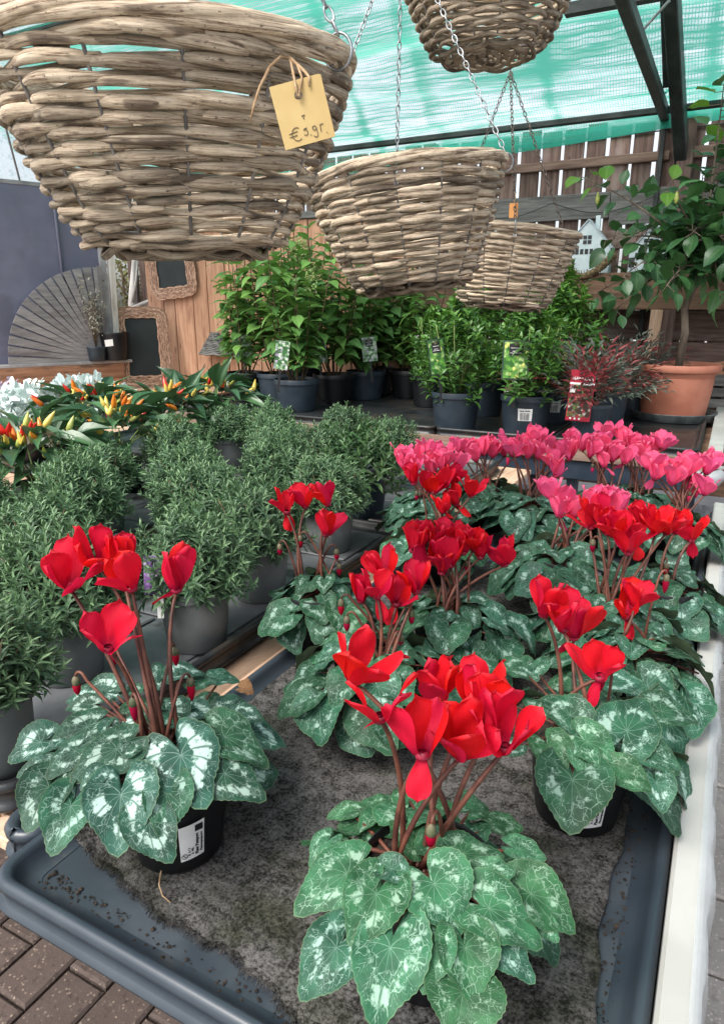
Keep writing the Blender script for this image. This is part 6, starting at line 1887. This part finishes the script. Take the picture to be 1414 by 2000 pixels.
targets = [(-.62, -.15, 1.34), (-.46, -.1, 1.0), (-.32, -.25, .80), (-.5, .05, .72), (.05, -.2, 1.72), (.10, .1, 1.55), (.42, -.1, 1.45), (.5, -.15, 1.05), (.45, .0, .75), (-.15, -.32, 1.22), (-.25, .2, 1.12), (.2, -.35, .9), (-.1, -.35, .72), (.25, .2, 1.25), (.0, -.3, 1.0), (.3, -.25, 1.25), (-.35, -.2, .62), (.18, -.3, .66), (.0, -.1, 1.3), (.3, .0, 1.6), (.2, -.4, 1.1), (-.2, -.1, .95), (.35, -.3, .8), (.1, -.2, .8)]
bm_ = MB()
rest = []
nl = 0
for k, tg_ in enumerate(targets):
    b0 = Vector((.05, 0, .86 + .05 * (k % 3)))
    e = Vector(tg_)
    c1 = b0 + (e - b0) * .4 + Vector((0, 0, .12))
    pts = [b0 * (1 - q) ** 2 + c1 * 2 * q * (1 - q) + e * q * q for q in [j / 9 for j in range(10)]]
    bm_.tube(pts, [.009 - .0065 * j / 9 for j in range(10)], 6)
    for j in range(22):
        q = .25 + .75 * j / 21
        q = min(q, 1.0)
        p = b0 * (1 - q) ** 2 + c1 * 2 * q * (1 - q) + e * q * q
        ax = (e - b0).normalized()
        an = j * 2.4 + rb.uniform(-.4, .4)
        o_ = ax.orthogonal().normalized(); q_ = ax.cross(o_)
        side = o_ * math.cos(an) + q_ * math.sin(an)
        drop = -.2 if p.z < 1.0 else .12
        d = (side + ax * .35 + Vector((0, 0, drop + rb.gauss(0, .2)))).normalized()
        L_ = rb.uniform(.08, .125)
        up = (Vector((0, -.25, 1)) + side * .3 + Vector((rb.gauss(0, .3), rb.gauss(0, .3), 0))).normalized()
        new = (q > .85 and p.z > 1.2) and rb.random() < .75
        tw = p + side * rb.uniform(.01, .07)
        if (tw - p).length > .02: bm_.tube([p, tw], [.0025, .0015], 4)
        if nl < 296 and (new or rb.random() < .72 or tw.y > .1):
            place('leaf', rb.choice(CITN if new else CIT), None, ct, mtx=basis(tw, d, up, L_ * rb.uniform(.9, 1.15), L_, L_)); nl += 1
        else:
            rest.append((tuple(tw), tuple(d), tuple(up), L_, L_ * .62))
bm_.build('branches', M['bark'], ct)
if rest:
    o = place('foliage', leaves_mesh('foliage', [q[0] for q in rest], [q[1] for q in rest], [q[2] for q in rest], [q[3] for q in rest], [q[4] for q in rest], np.random.default_rng(8).uniform(.1, .5, len(rest)), LT_OVAL), M['leaf_citrus'], ct); o['kind'] = 'stuff'
for p in [(-.52, -.12, 1.22), (-.1, -.25, 1.18)]:
    m = MB(); m.lathe([(.0005, -.03), (.009, -.02), (.013, 0), (.009, .02), (.0005, .035)], 8, c=p); m.build('young_fruit', M['pep_lime'], ct)

# dry plant and two pots on the left sill
def lwp(s, d, z): return LWO + LWU * s + LWN * d + Vector((0, 0, z))
t = thing('black_bucket', lwp(.035, .09, 1.013), 'black bucket pot with a white label on the left sill', 'pot')
b_ = pot_parts(t, .25, .20, .235, M['pot_black'], rimh=.018)
lab = curved_label(b_, R(-68), .15, .075, .055, .115, M['white_card'], slope=.1, tilt=.12)
t = thing('dry_plant', lwp(.20, .10, 1.013), 'dried grey flowering plant in a small slate pot on the left sill', 'plant')
pot_parts(t, .16, .13, .12, M['pot_slate'])
m = MB(); rr = random.Random(31); Pq, Yq, Zq = [], [], []
for k in range(12):
    a = rr.uniform(0, 6.28); r1 = rr.uniform(.02, .10); h = rr.uniform(.35, .62)
    m.tube([(0, 0, .10), (r1 * .4 * math.cos(a), r1 * .4 * math.sin(a), .10 + h * .5), (r1 * math.cos(a), r1 * math.sin(a), .1 + h)], [.003, .002, .001], 4)
    for j in range(34):
        q = rr.uniform(.3, 1)
        Pq.append((r1 * q * math.cos(a) + rr.gauss(0, .02), r1 * q * math.sin(a) + rr.gauss(0, .02), .1 + h * q + rr.gauss(0, .015))); Yq.append(tuple(rdir(rr))); Zq.append(tuple(rdir(rr, 1)))
m.build('stems', M['bark_brown'], t)
o = place('foliage', leaves_mesh('foliage', Pq, Yq, Zq, np.full(len(Pq), .026), np.full(len(Pq), .013), np.random.default_rng(4).uniform(0, 1, len(Pq)), LT_ROUND), M['leaf_dry'], t); o['kind'] = 'stuff'

# ------------------------------------------------------------------ hanging willow baskets
def link_mesh():
    m = MB(); pts = []
    for i in range(16):
        a = 2 * PI * i / 16
        pts.append((.0042 * math.cos(a), 0, .0085 * math.sin(a)))
    m.tube(pts, .0013, 6, closed=True)
    return m.mesh('link')
LINK = link_mesh(); LINK.materials.append(M['chain'])
LINKD = LINK.copy(); LINKD.materials.clear(); LINKD.materials.append(M['chain_dark'])

def chain(parent, a, b, name='chain', dark=False, first=0.0):
    """a run of links from a to b; the top link is the chain part, the others its pieces"""
    a = Vector(a); b = Vector(b)
    d = b - a; L = d.length; n = max(2, int(L / .0145))
    q = d.to_track_quat('Z', 'Y').to_matrix().to_4x4()
    root = None
    m = MB()
    tmp = LINKD if dark else LINK
    co = np.empty(len(tmp.vertices) * 3); tmp.vertices.foreach_get('co', co); co = co.reshape(-1, 3)
    fcs = [tuple(p.vertices) for p in tmp.polygons]
    for i in range(n):
        mt = Matrix.Translation(a + d * ((i + .5) / n)) @ q @ Matrix.Rotation(PI / 2 * (i % 2) + .4, 4, 'Z')
        m.add([tuple(mt @ Vector(c)) for c in co], fcs)
    return m.build(name, M['chain_dark'] if dark else M['chain'], parent)

def basket(loc, label, R1, R0, H, rows, nst, tilt, seed, apex, attach, srad, tilt_az=0.0, dark_from=1.0, liner=True, dark_chain=False):
    """woven bowl; loc = centre of the rim; local Z up, rim at z=0"""
    r_ = random.Random(seed)
    t = thing('hanging_basket', loc, label, 'hanging basket', 'hanging willow baskets')
    tm = Matrix.Rotation(tilt, 4, Vector((math.cos(tilt_az), math.sin(tilt_az), 0)))
    def prof(u):      # u 0 bottom .. 1 rim
        return R0 + (R1 - R0) * u ** .75
    def part(m, name, mat, tone=False):
        o = m.build(name, mat, t, tone=tone); o.matrix_local = tm; return o
    # wire spokes, up the wall
    for k in range(nst):
        a = 2 * PI * k / nst + .1
        pts = []
        for i in range(15):
            u = i / 14
            pts.append(((prof(u) + .0022) * math.cos(a), (prof(u) + .0022) * math.sin(a), -H + H * u))
        m = MB(); m.tube(pts, .0020, 5); part(m, 'wire_stake', M['wire'])
    # woven rods: each row in three or four lengths that over- and underlap the stakes
    rw = 0
    for i in range(rows):
        u = (i + .5) / rows
        rr_ = prof(u); z0 = -H + H * u
        npc = 4 if rr_ > .14 else 3
        st = r_.uniform(0, 6.28)
        ph = PI * (i % 2)
        amp = srad * .95
        sz = srad * r_.uniform(.80, 1.12) * (.86 + .26 * u)
        drift = r_.uniform(-.004, .004)
        cut = [st + 2 * PI * j / npc + r_.uniform(-.25, .25) for j in range(npc)]
        for j in range(npc):
            a0 = cut[j]; a1 = cut[(j + 1) % npc] + (2 * PI if j == npc - 1 else 0)
            a0 -= .10; a1 += .10
            ns = max(20, int((a1 - a0) * nst * 6 / (2 * PI) * 1.2))
            pts, rad = [], []
            zt = r_.uniform(-.0035, .0035); zt2 = r_.uniform(-.0045, .0045); s_ = sz * r_.uniform(.85, 1.2)
            for q in range(ns + 1):
                f = q / ns
                a = a0 + (a1 - a0) * f
                w_ = math.sin(a * nst / 2 - .05 * nst + ph) + .25 * math.sin(a * 3.7 + i)
                
                ro = rr_ + amp * w_ + .0012 * math.sin(a * 5 + seed + i)
                zz = z0 + zt + (zt2 - zt) * f + drift * math.sin(a + i) + .0012 * math.sin(a * 9 + i * 3)
                pts.append((ro * math.cos(a), ro * math.sin(a), zz))
                tp_ = 1.0 if .04 < f < .96 else .72
                rad.append(s_ * tp_ * (.74 + .36 * max(0, min(1, w_))) * (1 + .08 * math.sin(a * 13 + i)))
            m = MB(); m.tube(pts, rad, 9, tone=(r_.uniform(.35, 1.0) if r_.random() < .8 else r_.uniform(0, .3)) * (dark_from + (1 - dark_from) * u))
            part(m, 'willow_rod', M['willow'], True)
            rw += 1
    # plaited rim: four strands twisted round
    nr = 4
    for k in range(nr):
        pts, rad = [], []
        for q in range(121):
            a = 2 * PI * q / 120 * .985 + k * .4
            tw = a * 2.6 + k * 2 * PI / nr
            ro = R1 + .004 + srad * .95 * math.cos(tw); zz = .006 + srad * .95 * math.sin(tw)
            pts.append((ro * math.cos(a), ro * math.sin(a), zz + .002 * math.sin(a * 3)))
            rad.append(srad * 1.08 * (1 + .1 * math.sin(a * 11 + k)))
        m = MB(); m.tube(pts, rad, 9, tone=r_.uniform(.6, 1.0)); part(m, 'rim_rod', M['willow'], True)
    # base: rings of rods with a small hole in the middle, over spokes
    nb = 6
    for i in range(nb):
        rr_ = R0 * (.22 + .78 * (i + .3) / nb)
        pts, rad = [], []
        for q in range(73):
            a = 2 * PI * q / 72 * .99 + i
            pts.append((rr_ * math.cos(a), rr_ * math.sin(a), -H - .004 + .006 * math.sin(a * 5 + PI * i)))
            rad.append(srad * .8)
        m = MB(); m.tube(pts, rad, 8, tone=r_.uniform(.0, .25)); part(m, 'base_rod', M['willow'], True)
    for k in range(5):
        a = k * PI / 5
        m = MB(); m.tube([(-R0 * math.cos(a), -R0 * math.sin(a), -H + .004), (R0 * math.cos(a), R0 * math.sin(a), -H + .004)], .003, 6); part(m, 'base_stake', M['wire'])
    if liner:       # dark coir lining showing only at the bottom
        m = MB()
        m.lathe([(R0 * .35, -H + .004), (R0 * .8, -H + .006), (R0 * .985, -H + .010)], 40)
        part(m, 'coir_liner', M['coir'])
    ap = Vector(apex) - Vector(loc)
    for a in attach:
        p = tm @ Vector((R1 * math.cos(R(a)), R1 * math.sin(R(a)), -.006))
        po = tm @ Vector(((R1 + .014) * math.cos(R(a)), (R1 + .014) * math.sin(R(a)), .012))
        m = MB(); pts = []
        c = (p + po) / 2
        for i in range(18):
            an = 2 * PI * i / 18
            rd = Vector((math.cos(R(a)), math.sin(R(a)), 0))
            pts.append(c + rd * .015 * math.cos(an) + Vector((0, 0, .017 * math.sin(an) + .002)))
        m.tube(pts, .0017, 6, closed=True); m.build('ring', M['chain'], t)
        chain(t, c + Vector((0, 0, .017)), ap, dark=dark_chain)
    m = MB(); m.tube([ap, ap + Vector((0, 0, .03))] + [ap + Vector((.012 * math.cos(an) - .012, 0, .03 + .02 * math.sin(an))) for an in (.4, .9, 1.4, 1.9, 2.4, 2.9, 3.4)], .002, 6)
    m.build('hook', M['chain'], t)
    return t
RT = 27.8      # the camera's right, as an azimuth in degrees
b1 = basket((-.607, .687, 1.708), 'largest willow hanging basket with the paper price tag, nearest at upper left', .200, .106, .184, 26, 14, R(3), 1, (-.60, .69, 2.12), (RT - 22, RT + 100, RT + 215), .0056, R(30))
b2 = basket((-.627, 1.372, 1.700), 'middle willow hanging basket right of the largest one', .193, .112, .205, 27, 14, R(7), 2, (-.70, 1.50, 2.20), (RT - 6, RT + 92, RT + 186), .0052, R(RT - 90))
b3 = basket((-.631, 2.171, 1.664), 'pale willow hanging basket farthest back, hung from dark chains', .192, .128, .205, 25, 14, R(5), 3, (-.695, 2.27, 2.13), (RT - 100, RT + 22, RT + 150), .0050, R(RT + 80), dark_chain=True)
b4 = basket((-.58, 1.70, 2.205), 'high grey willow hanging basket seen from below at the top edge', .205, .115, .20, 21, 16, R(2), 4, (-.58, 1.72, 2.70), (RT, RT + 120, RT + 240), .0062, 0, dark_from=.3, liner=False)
hw = thing('hanging_wire', (-.695, 2.27, 2.15), 'straight wire from which the farthest basket hangs', 'wire')
m = MB(); m.tube([(0, 0, 0), (0, 0, 1.6)], .0015, 5); m.build('wire', M['wire'], hw)
for nm, (x, y, z), lbl in (('a', (-.60, .69, 2.15), 'straight wire holding the largest basket'), ('b', (-.70, 1.50, 2.23), 'straight wire holding the middle basket'), ('c', (-.58, 1.72, 2.73), 'straight wire holding the high grey basket')):
    hw = thing('hanging_wire', (x, y, z), lbl, 'wire')
    m = MB(); m.tube([(0, 0, 0), (0, 0, 2.4)], .0015, 5); m.build('wire', M['wire'], hw)
rail = thing('hanging_rail', (-.65, 2.2, 4.9), 'steel rail overhead from which the basket wires hang', 'rail')

# price tag
def cam_pt(px, py, depth):
    P_ = math.atan(400 / 1330.0); Yw = R(27.8)
    x = (px - 707) / 1330.0; d = (py - 1000) / 1330.0
    f = math.cos(P_) - d * math.sin(P_); dn = d * math.cos(P_) + math.sin(P_)
    c, s = math.cos(Yw), math.sin(Yw)
    return Vector(((x * c - f * s) * depth, (x * s + f * c) * depth, CAM_H - dn * depth))
TAGP = Vector((-0.3880, 0.6090, 1.6440))
pt = thing('price_tag', TAGP, 'yellow card price tag with handwritten euro amount tied to the largest basket', 'price tag')
TM = Matrix.Rotation(R(RT + 2), 4, 'Z') @ Matrix.Rotation(R(-14), 4, 'Y') @ Matrix.Rotation(R(-4), 4, 'X')
# local x right, z up, y away; origin at the hole
cw, chh = .0265, .0
m = MB()
out = [(-cw, .014), (cw * .90, .014), (cw, .013), (cw * 1.0, -.045), (-cw * .98, -.0455), (-cw, .012)]
hole = [(.0042 * math.cos(i * PI / 6), .0042 * math.sin(i * PI / 6)) for i in range(12)]
vs = []
for yy in (-.0004, .0004):
    vs += [(x, yy, z) for x, z in out] + [(x, yy, z) for x, z in hole]
n0 = len(out) + 12
fs = []
def conn(o):
    # fan between outline and hole
    import itertools
    ol = [(math.atan2(z, x), i) for i, (x, z) in enumerate(out)]
    res = []
    for k in range(12):
        a = (k + .5) * PI / 6
        j = min(range(len(out)), key=lambda q: abs(((math.atan2(out[q][1], out[q][0]) - a + PI) % (2 * PI)) - PI))
        res.append(j)
    for k in range(12):
        fs.append((o + 6 + k, o + 6 + (k + 1) % 12, o + res[k]))
        if res[k] != res[(k + 1) % 12]:
            lo, hi = res[k], res[(k + 1) % 12]
            step = []
            q = lo
            c = 0
            while q != hi and c < 7:
                q2 = (q - 1) % 6; step.append((q, q2)); q = q2; c += 1
            if c > 3:
                step = []; q = lo; c = 0
                while q != hi and c < 7:
                    q2 = (q + 1) % 6; step.append((q, q2)); q = q2; c += 1
            for a_, b_ in step: fs.append((o + 6 + (k + 1) % 12, o + a_, o + b_))
conn(0); conn(n0)
for i in range(6): fs.append((i, (i + 1) % 6, n0 + (i + 1) % 6, n0 + i))
m.add(vs, fs)
card = m.build('card', M['manila'], pt, smooth=False); card.matrix_local = TM @ Matrix.Scale(.93, 4)
# handwriting strokes: euro sign, digits
def stroke(pts, r_=.00034):
    m = MB(); m.tube([(x, -.0009, z) for x, z in pts], r_, 5)
    o = m.build('handwriting', M['ink'], card); return o
arc = lambda cx, cz, rx, rz, a0, a1, n=12: [(cx + rx * math.cos(R(a0 + (a1 - a0) * i / n)), cz + rz * math.sin(R(a0 + (a1 - a0) * i / n))) for i in range(n + 1)]
stroke(arc(-.0105, -.034, .0052, .0062, 55, 310))
stroke([(-.0185, -.0325), (-.0095, -.0315)]); stroke([(-.0185, -.0355), (-.0105, -.035)])
stroke([(.0005, -.0305), (-.0028, -.0312)] + arc(-.0018, -.0345, .0022, .0027, 130, -150))
stroke([(.0028, -.0378), (.0031, -.0382)], .0006)
stroke(arc(.0078, -.0325, .0020, .0020, 0, 360) ); stroke([(.0099, -.0318), (.0098, -.0385)] + arc(.0078, -.0388, .0021, .0022, 0, -170))
stroke([(.0140, -.0306), (.0138, -.0375)]); stroke(arc(.0162, -.0332, .0024, .0026, 170, 60)); stroke([(.0192, -.0395), (.0196, -.0400)], .0005)
stroke([(-.002, -.019), (.0015, -.0188)], .0004); stroke([(-.0003, -.0192), (-.0002, -.0225)], .0004)
# twine
m = MB()
rim = Vector((-.0010, .035, .030))
tpts = [Vector((0.0020, -0.0040, -0.0020)), Vector((-0.0010, -0.0030, 0.0080)), Vector((-0.0090, 0.0050, 0.0240)), Vector((-0.0180, 0.0150, 0.0370)), Vector((-0.0230, 0.0060, 0.0360)), Vector((-0.0250, -0.0080, 0.0250)), Vector((-0.0300, -0.0190, 0.0060)), Vector((-0.0330, -0.0250, -0.0100)), Vector((-0.0360, -0.0280, -0.0240))]
m.tube(tpts, [.0011, .0011, .0013, .0015, .0015, .0014, .0013, .0012, .0006], 6)
m.build('twine', M['twine'], pt)
m = MB()
m.tube([Vector((0.0030, -0.0040, -0.0020)), Vector((0.0030, 0.0020, 0.0150)), Vector((-0.0070, 0.0100, 0.0290)), Vector((-0.0200, 0.0170, 0.0380))], [.0011, .0011, .0012, .0014], 6)
m.tube([Vector((-0.0180, 0.0150, 0.0370)), Vector((0.0030, 0.0070, 0.0210)), Vector((0.0090, 0.0050, 0.0150)), Vector((0.0100, 0.0030, 0.0070))], [.0016, .0015, .0015, .0008], 6)
m.build('twine', M['twine'], pt)
m = MB(); rr = random.Random(2)
for k in range(60):
    q = rr.random() * (len(tpts) - 1); i = int(q); p = tpts[i].lerp(tpts[min(i + 1, len(tpts) - 1)], q - i)
    d = rdir(rr); m.tube([p, p + d * .004], .00018, 3, cap=False)
o = m.build('fuzz', M['twine'], pt); o['kind'] = 'stuff'
# small orange tag on the far basket
ot = thing('price_tag', (-.585, 2.01, 1.715), 'tiny orange tag on the farthest basket', 'price tag')
m = MB(); m.box((-.012, -.0006, -.022), (.012, .0006, .016), .0004); m.build('card', gen('card_orange', (.5, .2, .05), (.6, .27, .08), 12, .6, 0), ot, smooth=False)
m = MB(); m.tube([(0, 0, .014), (.004, 0, .03), (.0, .0, .045)], .001, 5); m.build('string', M['twine'], ot)
# wire for hanging rail
plank('rail', (0, -2.0, 0), (0, 1.0, 0), .05, .05, M['steel'], rail)

# thin dark cord along the fence board
cd = thing('light_cord', (-1.0, 5.195, 2.12), 'thin black cord with tiny lights looped along the grey fence board', 'cord')
m = MB(); pts = []
for i in range(60):
    f = i / 59
    pts.append((-.9 + 1.9 * f, -.015 + .004 * math.sin(i), .0 - .08 * abs(math.sin(f * 9)) + .03))
m.tube(pts, .003, 5); m.build('cord', M['black_ink'], cd)
bpy.context.view_layer.update()
